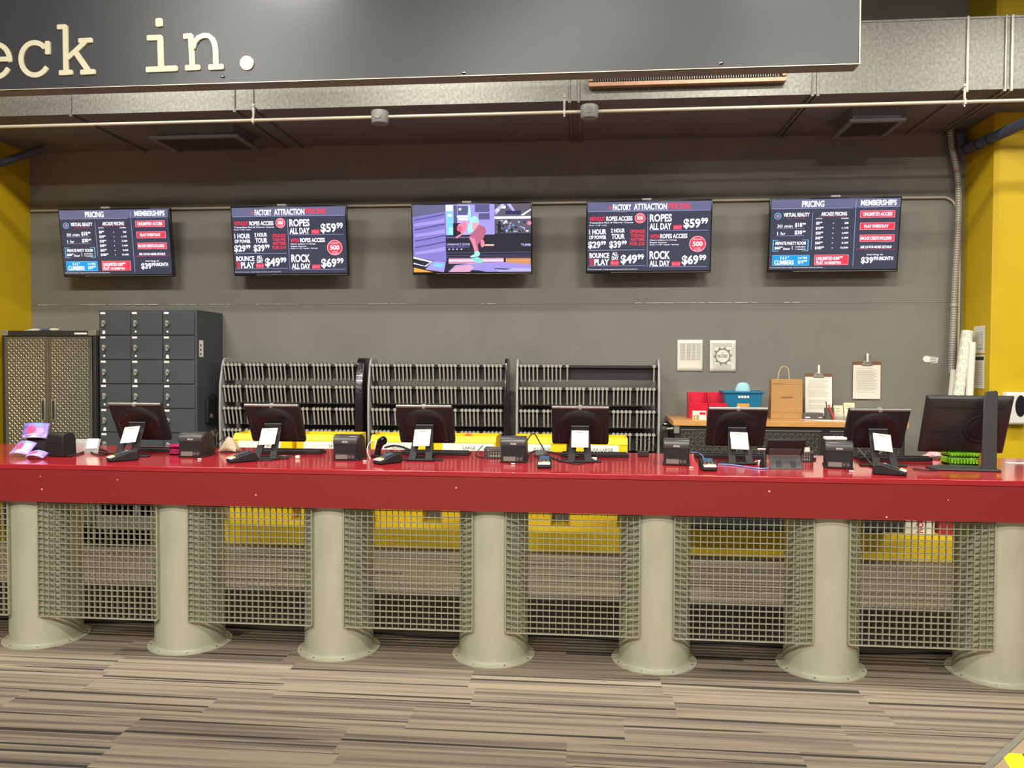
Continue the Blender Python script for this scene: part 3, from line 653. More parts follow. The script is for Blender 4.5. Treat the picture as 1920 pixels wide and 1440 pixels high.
# ------------------------------------------------------------------ lockers and tool cabinet, left
YLK = 2.27
lx0, lz1 = U(184, 581, YLK); lx1 = U(367, 579, YLK)[0]; LW = lx1-lx0
LTOP = lz1; rowh = (U(275, 583, YLK)[1]-U(275, 811, YLK)[1])/5; LH = rowh*7+.03
LBOT = LTOP-LH
lk = empty('locker_cabinet', ((lx0+lx1)/2, YLK, LBOT), 'tall charcoal steel locker cabinet with three columns of small doors', 'locker')
MB().box(-LW/2, LW/2, .012, YW-YLK-.01, 0, LH).build('body', M_locker, lk, .004)
mb = MB()
cw = (LW-.02)/3
doorp = None; rnd = random.Random(5)
tagt = {(0, 0), (1, 2), (2, 0), (2, 1), (4, 0), (3, 1)}
def make_door(big):
    d = MB().box(.006, cw-.006, -.0, .012, .006, rowh-.006).build('door', M_locker, lk, .002)
    MB().box(.012, .058, -.003, 0, rowh-.027, rowh-.009).build('number_plate', M_label, d)
    MB().cyl((.045, -.014, rowh*.5), (.045, 0, rowh*.5), .019, n=14).box(.034, .056, -.022, -.012, rowh*.5-.030, rowh*.5+.026).box(.040, .070, -.030, -.022, rowh*.5+.002, rowh*.5+.018).build('lock', mat('lock_metal', s(176, 172, 158), .35, .4), d, .002, 1)
    if big: MB().prism([(.028, .012), (.058, .012), (.053, .044), (.033, .044)], -.004, 0, 'y').build('key_tag', M_label, d, .001, 1)
    else: MB().cyl((.045, -.003, .034), (.045, 0, .034), .009, n=12).build('key_tag', M_label, d)
    return d
proto = {}
for r in range(7):
    for c in range(3):
        big = (r, c) in tagt or (r == 4 and c == 0)
        loc = (-LW/2+.01+c*cw, 0, LH-.012-(r+1)*rowh)
        if big in proto: dup(proto[big], loc, parent=lk)
        else:
            proto[big] = make_door(big); proto[big].location = loc
MB().box(LW/2, LW/2+.003, .06, .13, LH-.42, LH-.27).build('side_label', M_label, lk)
MB().box(LW/2+.003, LW/2+.004, .07, .09, LH-.405, LH-.385).box(LW/2+.003, LW/2+.004, .07, .09, LH-.365, LH-.345).box(LW/2+.003, LW/2+.004, .07, .09, LH-.325, LH-.305).build('side_label_marks', M_inkd, lk)
MB().box(LW/2, LW/2+.03, .16, .34, LH-1.02, LH-.80).tube([(LW/2+.02, .34, LH-.8), (LW/2+.02, .25, LH-.74), (LW/2+.02, .16, LH-.8)], .006, 6, 2).build('hanging_pouch', M_rubber, lk, .01)
MB().cyl((LW/2+.03, .22, LH-.96), (LW/2+.04, .22, LH-.96), .022, n=14).build('pouch_badge', M_brushed, lk)
def lozenges(mb, x0, x1, z0, z1, pitch, y, ln=.018, wd=.0045, h=.0018):
    nx = int((x1-x0)/pitch); nz = int((z1-z0)/pitch)
    for j in range(nz):
        for i in range(nx):
            a = PI/4 if (i+j) % 2 else -PI/4
            cx = x0+(i+.5)*(x1-x0)/nx; cz = z0+(j+.5)*(z1-z0)/nz; ca, sa = math.cos(a), math.sin(a)
            P = [(ln*.5, 0), (0, wd*.5), (-ln*.5, 0), (0, -wd*.5)]
            # long thin diamond, raised ridge
            q = [(-ln/2, -wd/3), (ln/2, -wd/3), (ln/2, wd/3), (-ln/2, wd/3)]
            v = [(cx+u*ca-w_*sa, y, cz+u*sa+w_*ca) for u, w_ in q]
            t = [(cx+u*.7*ca, y-h, cz+u*.7*sa) for u in (-ln/2, ln/2)]
            mb.add(v+t, [(0, 1, 5, 4), (1, 2, 5), (2, 3, 4, 5), (3, 0, 4)])
# diamond plate cabinet
YCB = 2.24
cx0, cz1 = U(3, 620, YCB); cx1 = U(179, 620, YCB)[0]; CW = cx1-cx0; CH = cz1-.16
cx0 = max(cx0, XL+.03); CW = cx1-cx0
cb = empty('tool_cabinet', ((cx0+cx1)/2, YCB, 0), 'tall diamond plate steel cabinet beside the yellow left wall', 'cabinet')
MB().box(-CW/2, CW/2, .02, .50, .16, cz1).build('body', M_dark, cb, .006)
MB().box(-CW/2, CW/2, .0, .02, cz1-.05, cz1).box(-CW/2, -CW/2+.03, 0, .02, .16, cz1-.05).box(CW/2-.03, CW/2, 0, .02, .16, cz1-.05).build('front_frame', M_dark, cb, .003)
MB().box(-CW/2-.004, -CW/2+.06, -.004, .06, cz1-.045, cz1+.004).box(CW/2-.07, CW/2+.004, -.004, .06, cz1-.045, cz1+.004).build('corner_bracket', M_brushed, cb, .004)
dw = (CW-.064)/2
for sgn in (0, 1):
    x0 = -CW/2+.032+sgn*dw
    d = MB().box(x0+.002, x0+dw-.002, -.008, .0, .20, cz1-.055).build('door', M_diamond, cb, .002, 1)
    mb = MB(); lozenges(mb, x0+.03, x0+dw-.03, .60, cz1-.075, .0225, -.008, .019, .0060); mb.build('raised_pattern', M_loz, d)
    hx = x0+dw-.05 if sgn == 0 else x0+.05
    MB().box(hx-.022, hx+.022, -.014, -.007, 1.14, 1.34).build('handle', M_brushed, d, .004)
    MB().box(hx-.010, hx+.010, -.0145, -.0135, 1.15, 1.32).build('handle_recess', M_dark, d)
MB().cyl((.05, -.02, 1.36), (.05, -.006, 1.36), .012, n=12).build('lock', M_chrome, cb)
MB().box(CW/2-.2, CW/2-.08, -.001, 0, cz1-.034, cz1-.018).build('name_plate', M_label, cb)
def caster(par, x, y, R=.055):
    c = MB().box(x-.012, x-.006, y-.03, y+.03, R*.8, .15).box(x+.02, x+.026, y-.03, y+.03, R*.8, .15).box(x-.03, x+.045, y-.04, y+.04, .15, .156).build('caster', M_chrome, par)
    MB().cyl((x-.004, y, R), (x+.018, y, R), R, n=24).build('wheel', M_rubber, c, smooth=True)
for x in (-CW/2+.08, CW/2-.08):
    for y in (.09, .42): caster(cb, x, y)
for (a, b, m, nm, lab) in ((52, 80, M_whitep, 'paper_packet', 'small white packet on top of the diamond plate cabinet, left of the blue one'), (72, 100, emat('x', (0, 0, 0, 1)) if 0 else mat('blue_film', s(70, 84, 130), .3), 'foil_packet', 'crumpled blue packet on top of the diamond plate cabinet'), (92, 109, M_cream, 'round_tin', 'small pale round tin on top of the diamond plate cabinet')):
    xa = U(a, 612, YCB+.15)[0]; xb = U(b, 612, YCB+.15)[0]; r = (xb-xa)/2
    if nm == 'round_tin': o = MB().lathe([(.001, 0), (r*.8, 0), (r, .012), (r*.7, .024), (.001, .026)], 20).build(nm, m, smooth=True)
    else:
        rr = random.Random(a); o = MB().grid(lambda u, v: Vector(((u-.5)*2*r, (v-.5)*.12, .018*math.sin(u*PI)*math.sin(v*PI)+.004*rr.random()+.002)), 10, 8).build(nm, m, smooth=True, solid=.003)
    o.location = ((xa+xb)/2, YCB+.16, cz1+.002); tag(o, lab, 'tin' if nm == 'round_tin' else 'packet')
# rolling base the lockers stand on
rb = empty('rolling_chest', ((lx0+lx1)/2, YLK-.05, 0), 'low rolling steel chest under the lockers, seen through the grating', 'chest')
mb = MB().box(-LW/2, LW/2, .0, .52, .40, LBOT-.002)
mb.build('body', M_dark, rb, .006)
MB().box(-LW/2, LW/2, -.01, .0, .17, .30).box(-LW/2, LW/2, .01, .52, .17, .19).build('lower_shelf', M_brushed, rb, .003)
MB().box(-LW/2, -LW/2+.03, .0, .03, .19, .4).box(LW/2-.03, LW/2, 0, .03, .19, .4).box(-LW/2+.36, -LW/2+.385, 0, .03, .3, .4).box(-LW/2, -LW/2+.03, .49, .52, .19, .4).box(LW/2-.03, LW/2, .49, .52, .19, .4).build('upright', M_galv, rb)
for x in (-LW/2+.08, LW/2-.08):
    for y in (.06, .45): caster(rb, x, y)
# foil bundle and boxes on that shelf
fb = MB(); rr = random.Random(9)
fb.grid(lambda u, v: Vector((-.38+.5*u, .06+.22*math.sin(v*PI)*.2+.2*v, .195+.13*math.sin(PI*v)*(1-.6*u)+.012*rr.random())), 24, 10)
tag(fb.build('foil_bundle', M_chrome, None, solid=.003, loc=((lx0+lx1)/2, YLK-.05, 0)), 'crumpled silver foil bundle on the low shelf under the lockers', 'bundle')

# ------------------------------------------------------------------ racks with rental units
YR = 2.42; YB = 2.05; ZBT = U(780, 817, YB)[1]; ZBL = U(780, 829.5, YB)[1]
racks = []
px_edges = ((412, 672), (690, 950), (968, 1238))
names_r = ('leftmost', 'middle', 'rightmost')
ZRT = U(680, 672, YR)[1]
rows_px = [685.5, 727, 768.5, 809.5]
rows_z = [U(820, p+ (0 if True else 0), YR-.02)[1] for p in rows_px]
rows_z = [rows_z[0]-.0, rows_z[0]-.197, rows_z[0]-.394, rows_z[0]-.591, rows_z[0]-.788]
ZPL = .225
def side_prof(): # (y, z) ogive side
    P = [(.0, 0), (-.02, .6), (-.03, 1.0), (-.02, 1.25), (.03, ZRT-ZPL-.06), (.05, ZRT-ZPL-.02), (.08, ZRT-ZPL), (.24, ZRT-ZPL), (.27, ZRT-ZPL-.02), (.28, ZRT-ZPL-.08), (.32, 0)]
    return P
# one rental unit
def unit_outline():
    P = [(.004, .012), (.03, .016), (.052, .008), (.062, -.02), (.066, -.08), (.062, -.135), (.050, -.148), (.038, -.140), (.028, -.105), (.014, -.05), (.004, -.012)]
    return P
um = MB().prism(unit_outline(), -.0085, .0085).prism([(.018, .012), (.026, .012), (.036, .024), (.029, .027)], -.003, .003).build('rental_unit', M_unit, None, .002, 1)
sp = MB()
C0 = [(.0, -.006), (.010, -.05), (.025, -.105), (.036, -.143), (.041, -.141), (.031, -.104), (.017, -.05), (.008, -.006)]
sp.prism(C0, -.0068, .0068)
sp.lathe([(.0005, 0), (.0145, 0), (.0155, .003), (.0155, .009), (.0005, .009)], 14, (0, 0, 0), Matrix.Translation((0, -.004, 0)) @ Matrix.Rotation(-PI/2, 4, 'X'))
spo = sp.build('spine', M_spine, um, .001, 1)
umesh, smesh = um.data, spo.data
mons = [(190, 318, 752), (452, 577, 755), (736, 856, 757), (1030, 1150, 758), (1316, 1445, 762), (1590, 1726, 765)]
first = [True]; ucount = 0
for ri, (pa, pb) in enumerate(px_edges):
    xa = U(pa, 672, YR)[0]; xb = U(pb, 672, YR)[0]
    if ri == 0: pass
    e = empty('display_rack', ((xa+xb)/2, YR, ZPL), names_r[ri]+' of the three grey racks of slotted rental units', 'rack', 'racks of rental units')
    hw = (xb-xa)/2
    for sgn in (-1, 1):
        xx = sgn*hw; a, b = (xx, xx+.018) if sgn < 0 else (xx-.018, xx)
        o = MB().prism(side_prof(), a, b).build('side_panel', M_rackg, e, .003)
        if sgn > 0 and ri < 2:  # black film wrap on the right hand side panels
            MB().prism([(y-.004 if y < .1 else y+.004, z+.004) for y, z in side_prof()], a-.003 if ri else a-.006, b+.003 if ri else b+.045).build('black_wrap', M_blackbag, e, .006)
    mb = MB()
    for k, z in enumerate(rows_z):
        zl = z-ZPL
        mb.box(-hw+.018, hw-.018, .008, .030, zl-.014, zl+.004)          # slotted rail
    mb.build('rail', M_railm, e, .002, 1)
    mb = MB()
    for k, z in enumerate(rows_z):
        zl = z-ZPL
        mb.box(-hw+.018, hw-.018, .048, .056, zl-.118, zl+.008)
    mb.build('shelf_front', M_rubber, e, .003, 1)
    mb = MB()
    for k, z in enumerate(rows_z):
        zl = z-ZPL; mb.box(-hw+.018, hw-.018, .056, .27, zl-.118, zl-.108)
    mb.build('shelf', M_railm, e)
    MB().box(-hw+.018, hw-.018, YB-YR, .27, ZBT-.36-.02-ZPL, ZBT-.36-.002-ZPL).build('bin_shelf', M_dark, e, .002, 1)
    # units
    inner0 = xa+.018; innerw = (xb-xa)-.036
    for k in range(4):
        for gidx in range(6):
            for j in range(5):
                n = gidx*5+j
                if ri == 2 and k == 0 and not (n <= 10 or n == 29): continue
                gp = innerw/6
                x = inner0+gp*gidx+.026+j*.0352*(gp/.201); z = rows_z[k]
                d_ = Vector((x, YR-.01, z))-CP
                px = 960+1500*d_.dot(RT)/d_.dot(FW); py = 720-1500*d_.dot(UP)/d_.dot(FW)
                if any(a+18 < px < b-14 and py > t_+8 for a, b, t_ in mons): continue   # hidden behind a monitor
                if first[0]: o = um; first[0] = False; o2 = spo
                else:
                    o = um.copy(); col.objects.link(o); o2 = spo.copy(); col.objects.link(o2); o2.parent = o
                o.location = (x, YR-.008, z)
                rowname = ('top', 'second', 'third', 'fourth')[k]
                o['label'] = 'black rental unit with grey spine and round cap, %s row of the %s rack' % (rowname, names_r[ri])
                o['category'] = 'rental unit'; o['group'] = '%s row of rental units on the %s rack' % (rowname, names_r[ri])
                ucount += 1
print('units', ucount)

# ------------------------------------------------------------------ yellow bins before the racks
binrng = ((437, 548), (556, 668), (695, 806), (813, 930), (962, 1062), (1070, 1177))
blab = ('SMALL', 'SMALL', 'MEDIUM', 'LARGE', 'X-LARGE', 'XX-LARGE')
bdesc = ('first yellow bin from the left, marked SMALL, partly behind a monitor', 'second yellow bin from the left, marked SMALL, behind a printer', 'yellow bin with a white label reading MEDIUM', 'yellow bin with a white label reading LARGE', 'yellow bin with an orange strip, left of the one marked XX-LARGE', 'rightmost yellow bin, with a white label reading XX-LARGE')
for i, (a, b) in enumerate(binrng):
    xa = U(a, 820, YB)[0]; xb = U(b, 820, YB)[0]; w_ = xb-xa; zb0 = .0
    e = empty('yellow_bin', (xa+w_/2, YB, ZBT-.36), bdesc[i], 'bin', 'yellow bins in front of the racks')
    hw = w_/2; H = .36
    mb = MB()
    # hopper front: walls with sloped mouth
    t_ = .006
    mb.box(-hw, hw, 0, t_, 0, H-.10).box(-hw, -hw+t_, 0, .30, 0, H-.10).box(hw-t_, hw, 0, .30, 0, H-.10).box(-hw, hw, .30-t_, .30, 0, H).box(-hw, hw, 0, .30, 0, t_)
    for sx in (-hw, hw-t_): mb.prism([(0, H-.10), (.30, H-.10), (.30, H), (.03, H), (0, H-.055)], sx, sx+t_)
    mb.prism([(-.008, H-.06), (.0, H-.06), (.03, H-.006), (.034, H), (.028, H), (-.012, H-.052)], -hw, hw)
    mb.build('tub', M_yplastic, e, .002, 1)
    MB().box(-hw+.002, hw-.002, -.008, .0, .09, H-(ZBT-ZBL)).build('front_panel', M_yplastic, e, .001, 1)
    la, lz = [U(q, 830, YB)[0]-(xa+w_/2) for q in ((447, 527), (570, 662), (703, 780), (830, 926), (972, 1033), (1105, 1160))[i]]
    lb = MB().box(la, lz, -.011, -.008, .10, H-(ZBT-ZBL)-.002).build('label_card', M_label, e)
    mb = MB(); tx = blab[i]; tw = .028*len(tx); cx_ = {0: .05, 1: .08, 2: -.025, 3: .04, 4: .02, 5: .03}[i]; tw *= .75
    ztx = U(780, 838.5, YB)[1]-(ZBT-.36)
    text_into(mb, tx, lambda u, v: Vector((cx_-tw/2+tw*u, -.0116, ztx-.013+.026*v)), .0)
    mb.build('lettering', M_inkd, lb)
    MB().box(-hw*.35, hw*.35, -.0035, -.003, ztx-.04, ztx+.016).build('yellow_band', M_yplastic, lb) if i in (0, 2) and False else None
for i, (pxa, pya, rr_) in enumerate(((878, 812, 10), )):
    x, z = U(pxa, 820, YB+.1); o = MB().cyl((0, 0, 0), (0, .02, 0), .046, n=28).build('orange_disc', M_orange, None, .004); o.location = (x, YB+.1, z-.012)
    tag(o, 'round orange disc standing in the yellow bin marked LARGE', 'disc')
x0, z0 = U(985, 826, YB-.006); x1, z1 = U(1030, 826, YB-.006)
o = MB().box(0, x1-x0, 0, .012, 0, .035).build('orange_strip', M_orange, None, .003); o.location = (x0, YB+.03, z0-.012); tag(o, 'flat orange strip lying in the yellow bin next to the XX-LARGE one', 'strip')

# lower yellow totes on the curb, seen through the gratings
lo = ((421, 549), (562, 694), (700, 794), (824, 862), (990, 1036), (1066, 1160))
ld = ('below the leftmost rack, left one', 'below the leftmost rack, right one', 'below the middle rack, left one', 'below the middle rack, right one', 'below the rightmost rack, left one', 'below the rightmost rack, right one')
YT = 2.54
for i, (a, b) in enumerate(lo):
    if i == 3: b = 938
    if i == 4: a = 984
    if i == 1: b = 660
    xa = U(a, 970, YT)[0]; xb = U(b, 970, YT)[0]; w_ = xb-xa
    e = empty('yellow_tote', (xa+w_/2, YT, ZPL), 'yellow tote on the curb '+ld[i]+', seen through the grating', 'tote', 'yellow totes on the curb')
    hw = w_/2
    mb = MB(); mb.prism([(-hw+.012, 0), (hw-.012, 0), (hw, .28), (-hw, .28)], .0, .22, 'y'); mb.build('tub', M_yplastic, e, .01)
    MB().box(-hw-.006, hw+.006, -.008, .228, .27, .29).build('rim', M_yplastic, e, .004)

# ------------------------------------------------------------------ wooden topped bench on the right
YBN = 2.16
bx0, bzt = U(1262, 788, YBN); bx1 = U(1705, 792, YBN)[0]; BZ = bzt; BW = bx1-bx0
bn = empty('rolling_workbench', ((bx0+bx1)/2, YBN, 0), 'black workbench with butcher block top and diamond plate drawers', 'workbench')
hw = BW/2
MB().box(-hw, hw, 0, YW-YBN-.01, BZ-.045, BZ).build('wooden_top', M_wood, bn, .003)
MB().box(-hw+.02, hw-.02, .03, YW-YBN-.02, .31, BZ-.047).build('body', M_dark, bn, .004)
MB().box(-hw+.01, -hw+.055, .01, .05, BZ-.11, BZ-.047).build('corner_bracket', M_brushed, bn, .003)
MB().tube([(-hw+.01, .03, BZ-.07), (-hw-.05, .03, BZ-.075), (-hw-.06, .08, BZ-.08), (-hw-.06, .45, BZ-.08), (-hw-.05, .5, BZ-.075), (-hw+.01, .5, BZ-.07)], .013, 10, 2).build('push_handle', M_chrome, bn, smooth=True)
xs = [(-hw+.065, U(1541, 800, YBN)[0]-(bx0+bx1)/2), (U(1557, 800, YBN)[0]-(bx0+bx1)/2, hw-.04)]
for a, b in xs:
    z1 = BZ-.075
    for zt_, zb_ in ((z1, z1-.30), (z1-.31, z1-.50)):
        d = MB().box(a, b, .014, .03, zb_, zt_).build('drawer', M_diamondd, bn, .002, 1)
        mb = MB(); lozenges(mb, a+.02, b-.02, zb_+.02, zt_-.02, .030, .014, .027, .0065, .003); mb.build('raised_pattern', M_lozd, d)
        MB().box(a, b, .008, .016, zt_-.006, zt_).build('pull', M_brushed, d)
for lx_ in (-hw+.05, hw-.09):
    for ly_ in (.40, .56): MB().box(lx_, lx_+.04, ly_, ly_+.04, ZPL, .312).build('leg', M_dark, bn)
# things on the bench top
def on_bench(px, py, y=None): return U(px, py, y if y else YBN+.3)
YS = YBN+.32
x0, zt = U(1291, 737, YS); x1 = U(1361, 737, YS)[0]; w_ = x1-x0
e = empty('double_bin', ((x0+x1)/2, YS-.06, BZ), 'red plastic double bin with two hoppers on the wooden bench', 'bin'); hw = w_/2; hb = .22
mb = MB(); t_ = .004
for a, b in ((-hw, -.003), (.003, hw)):
    for sx in (a, b-t_): mb.prism([(.0, 0), (.18, 0), (.18, hb), (.12, hb), (.03, hb*.62), (-.02, hb*.60)], sx, sx+t_)
    mb.box(a, b, .18-t_, .18, 0, hb).box(a, b, 0, .18, 0, t_)
    mb.prism([(0, 0), (t_, 0), (-.016, hb*.60), (-.024, hb*.60)], a, b)
mb.build('tub', M_redp, e, .0015, 1)
mb = MB()
for c_ in (-hw/2, hw/2): mb.box(c_-.05, c_+.05, .01, .14, .01, hb*.5)
mb.build('inner_floor', M_redp, e)
for c_, dd in ((-hw/2, 'left'), (hw/2, 'right')):
    o = MB().box(-.035, .035, -.04, .04, 0, .012).build('card_stack', M_white, None, .002, 1); o.location = ((x0+x1)/2+c_, YS+.0, BZ+hb*.5+.001); tag(o, 'small stack of pale cards in the %s hopper of the red bin' % dd, 'card stack', 'card stacks in the red bin')
x0, z0 = U(1299, 787, YBN+.10); x1, z1 = U(1322, 770, YBN+.10)
e = empty('small_box', ((x0+x1)/2, YBN+.06, BZ), 'small white and brown printed box in front of the red bin', 'box')
MB().box(-.055, .055, 0, .05, 0, .075).build('carton', M_white, e, .002); MB().box(-.050, -.005, -.001, 0, .004, .04).build('brown_print', M_kraft, e); MB().box(-.038, -.026, -.002, -.001, .012, .03).build('printed_mark', M_label, e); MB().box(.0, .05, -.001, 0, .045, .065).build('red_print', M_redp, e)
x0, zt = U(1357, 733, YS-.04); x1 = U(1428, 733, YS-.04)[0]
e = empty('blue_basket', ((x0+x1)/2, YS-.08, BZ), 'blue plastic storage basket with orange label on the wooden bench', 'basket'); hw = (x1-x0)/2; H = zt-BZ
mb = MB(); t_ = .004; tb = .80
Fp = lambda sx, sy, z: Vector((sx*(hw*(tb+(1-tb)*z/H)), .12+sy*(.12*(.85+.15*z/H)), z))
for (sa, sb) in (((-1, -1), (1, -1)), ((1, -1), (1, 1)), ((1, 1), (-1, 1)), ((-1, 1), (-1, -1))):
    mb.add([Fp(*sa, 0), Fp(*sb, 0), Fp(*sb, H), Fp(*sa, H)], [(0, 1, 2, 3)])
mb.add([Fp(-1, -1, 0), Fp(1, -1, 0), Fp(1, 1, 0), Fp(-1, 1, 0)], [(0, 1, 2, 3)])
mb.build('tub', M_bluep, e, solid=.005)
mb = MB().box(-hw-.01, hw+.01, -.012, .004, H-.018, H).box(-hw-.01, hw+.01, .236, .252, H-.018, H).box(-hw-.01, -hw+.006, .004, .236, H-.018, H).box(hw-.006, hw+.01, .004, .236, H-.018, H); mb.build('rim', M_bluep, e, .004)
mb = MB()
for k in range(4): mb.box(-.044+k*.024, -.026+k*.024, -.003, .003, H-.058, H-.038)
mb.build('handle_slot', M_whitep, e)
mb = MB().box(-.05, .05, .002, .012, H-.145, H-.105); mb.build('label_card', mat('orange_label', s(226, 150, 60), .5), e)
rr = random.Random(2)
o = MB().lathe([(.062, 0), (.060, .03), (.048, .07), (.03, .09), (.001, .094)], 18).build('folded_cloth', M_teal, None, smooth=True); o.location = ((x0+x1)/2+.01, YS+.01, BZ+H-.02)
for v in o.data.vertices: v.co.x *= 1+.15*rr.random(); v.co.y *= .6
tag(o, 'pale blue cloth bundle sticking out of the blue basket', 'cloth')
MB().box(-hw*.6, hw*.6, .04, .20, .02, H-.03).build('contents', M_basket, e)
# kraft bag
x0, zt = U(1447, 711, YS); x1, zb_ = U(1504, 782, YS)
bw = x1-x0; bh = U(1475, 711, YS)[1]-BZ
e = empty('paper_bag', ((x0+x1)/2, YS, BZ), 'brown kraft paper bag with twisted handle standing on the bench', 'bag')
MB().prism([(-bw/2*1.04, 0), (bw/2*1.04, 0), (bw/2, bh), (-bw/2, bh)], 0, .09, 'y').build('bag_body', M_kraft, e, .003)
MB().box(-bw/2, bw/2, -.001, .0, bh-.045, bh-.043).box(-bw*.5, bw*.5, -.001, .0, .055, .057).build('fold_crease', mat('kraft_shade', s(150, 110, 66), .8), e)
mb = MB(); hw_ = .045; mb.tube([(-hw_-.012, .045, bh-.03), (-hw_, .045, bh+.06), (-hw_*.6, .045, bh+.1), (0, .045, bh+.112), (hw_*.6-.0, .045, bh+.1), (hw_-.004, .045, bh+.06), (hw_-.002, .045, bh-.03)], .005, 8, 2); o = mb.build('handle', mat('kraft_cord', s(200, 172, 130), .7), e, smooth=True); o.location = (-.015, 0, 0)
mb = MB(); text_into(mb, 'THE FACTORY', lambda u, v: Vector((-.05+.10*u, -.0015, bh*.52+.014*v)), .01); text_into(mb, 'thank you', lambda u, v: Vector((-bw*.45+.08*u, -.0015, bh*.88+.010*v)), .0); mb.build('lettering', M_inkd, e)
# black box with clip board sheet
x0, z0 = U(1506, 780, YS-.03); x1, z1 = U(1543, 768, YS-.03)
o = empty('card_reader_box', ((x0+x1)/2, YS-.05, BZ), 'small flat black plastic box under the standing clipboard', 'box')
hb = .055; MB().box(-(x1-x0)/2, (x1-x0)/2, 0, .10, 0, hb).build('case', M_basket, o, .003); MB().box(-.07, -.03, -.001, 0, .012, .022).box(.04, .07, -.001, 0, .014, .02).build('markings', M_label, o)
def clipboard(px0, py0, px1, py1, y, lab, basez=None, lean=0, clip=True):
    xa, z1 = U(px0, py0, y); xb, z0 = U(px1, py1, y)
    if basez: z0 = basez
    w_ = xb-xa; h = z1-z0
    e = empty('clipboard', ((xa+xb)/2, y, z0), lab, 'clipboard'); M = Matrix.Rotation(-lean, 4, 'X')
    MB().box(-w_/2, w_/2, 0, .003, 0, h, M).build('board', M_brown, e, .001, 1)
    sh = MB().box(-w_/2+.004, w_/2-.004, -.003, -.0005, -.01, h-.03, M).build('sheet', M_white, e)
    mb = MB(); rr = random.Random(px0)
    for k in range(24):
        z = h-.06-k*(h-.1)/24
        if rr.random() < .82: mb.box(-w_/2+.028, w_/2-.028-rr.random()*.04, -.0035, -.003, z, z+.002, M)
    mb.build('printed_lines', M_ink, sh)
    MB().box(-.045, .045, -.012, -.003, h-.035, h-.018, M).prism([(-.045, h-.02), (.045, h-.02), (.018, h+.012), (-.018, h+.012)], -.010, -.003, 'y', M).build('clip', M_brushed, e, .003)
    MB().box(-.010, .010, -.020, -.008, h-.005, h+.072, M).build('clip_lever', M_whitep, e, .004)
    return e
clipboard(1510, 700, 1561, 762, YS+.10, 'clipboard with printed sheet leaning on the wall above the wooden bench', BZ+.03, .06)
clipboard(1599, 678, 1651, 746, YW-.012, 'clipboard with printed sheet hanging on the wall right of the bench')
# pen cup and marker
x0, z0 = U(1553, 782, YS-.03)
e = empty('pen_cup', (x0, YS-.05, BZ), 'black mesh pen cup with pens at the right of the clipboard', 'cup')
MB().lathe([(.001, 0), (.038, 0), (.04, .1), (.037, .1), (.035, .004), (.001, .004)], 20).build('cup', M_basket, e, smooth=True)
for k, (dx, m) in enumerate(((.02, M_black), (-.015, M_dark))): MB().cyl((dx*.5, 0, .01), (dx*1.6, .01, .135+.02*k), .004, n=8).build('pen', m, e)
o = MB().cyl((0, 0, 0), (-.045, .01, .12), .008, n=10).build('red_marker', mat('marker_red', s(190, 62, 50), .5), None); o.location = (x0+.025, YS-.11, BZ+.008); tag(o, 'red marker leaning against the black pen cup', 'marker')
# card holders
for (a, b, c_, d_, lab) in ((1564, 1582, 760, 776, 'cream card stack in a clear holder, left of the pair on the bench'), (1583, 1604, 755, 777, 'cream card stack in a clear holder, right of the pair on the bench')):
    x0, z1 = U(a, c_, YS); x1, z0 = U(b, d_, YS)
    e = empty('card_holder', ((x0+x1)/2, YS, BZ), lab, 'card holder', 'card holders on the bench'); hw = (x1-x0)/2-.003
    MB().box(-hw, hw, 0, .03, BZ*0+.02, z1-BZ, Matrix.Rotation(-.12, 4, 'X')).build('cards', mat('cream_card', s(222, 216, 180), .7), e, .001, 1)
    MB().box(-hw-.002, hw+.002, -.01, -.007, 0, .05).box(-hw-.002, hw+.002, -.007, .05, 0, .015).build('holder', M_clear, e)
    mb = MB(); 
    for k in range(2): mb.box(-hw*.6, hw*.3, -.002, -.0008, (z1-BZ)-.03-.02*k, (z1-BZ)-.027-.02*k, Matrix.Rotation(-.12, 4, 'X'))
    mb.build('printed_lines', M_ink, e)
x0, z0 = U(1500, 783, YBN+.2); x1 = U(1590, 790, YBN+.05)[0]
o = MB().prism([(x0, YBN+.24), (x0+.12, YBN+.03), (x1, YBN+.02), (x1-.02, YBN+.20)], BZ+.001, BZ+.003, 'z').build('loose_sheets', M_white, None); tag(o, 'loose white sheets lying flat on the wooden bench', 'paper')

# ------------------------------------------------------------------ papers on the walls
def sheet(nm, px0, py0, px1, py1, lab, y=YW-.004, lines=True, table=False):
    xa, z1 = U(px0, py0, y); xb, z0 = U(px1, py1, y); w_ = xb-xa; h = z1-z0
    e = tag(MB().grid(lambda u, v: Vector(((u-.5)*w_, -.002-.006*(abs(u-.5)*2)**4*(1-v), v*h)), 8, 8).build(nm, M_white, None, smooth=True, solid=.001), lab, 'paper'); e.location = ((xa+xb)/2, y, z0)
    return e, w_, h
e, w_, h = sheet('notice_sheet', 1270, 637, 1317, 696, 'white printed table sheet taped to the grey wall above the red bin')
mb = MB()
for k in range(18):
    z = h*.87-k*h*.03
    for a, b in ((-.40, -.18), (-.14, .04), (.07, .22), (.25, .42)): mb.box(a*w_, b*w_, -.0045, -.0036, z, z+h*.014)
mb.box(-.4*w_, .42*w_, -.0045, -.0036, h*.355, h*.36); mb.build('printed_lines', mat('pale_ink', s(176, 173, 165), .8), e)
e, w_, h = sheet('gear_notice', 1331, 638, 1379, 697, 'white sheet with a grey gear emblem taped to the wall above the blue basket')
mb = MB()
for k in range(26):
    z = h*.9-k*h*.032
    if k < 4 or k > 20: mb.box(-.42*w_, .35*w_, -.0045, -.0038, z, z+h*.01)
    else: mb.box(-.42*w_, -.30*w_, -.0045, -.0038, z, z+h*.01).box(.33*w_, .42*w_, -.0045, -.0038, z, z+h*.01)
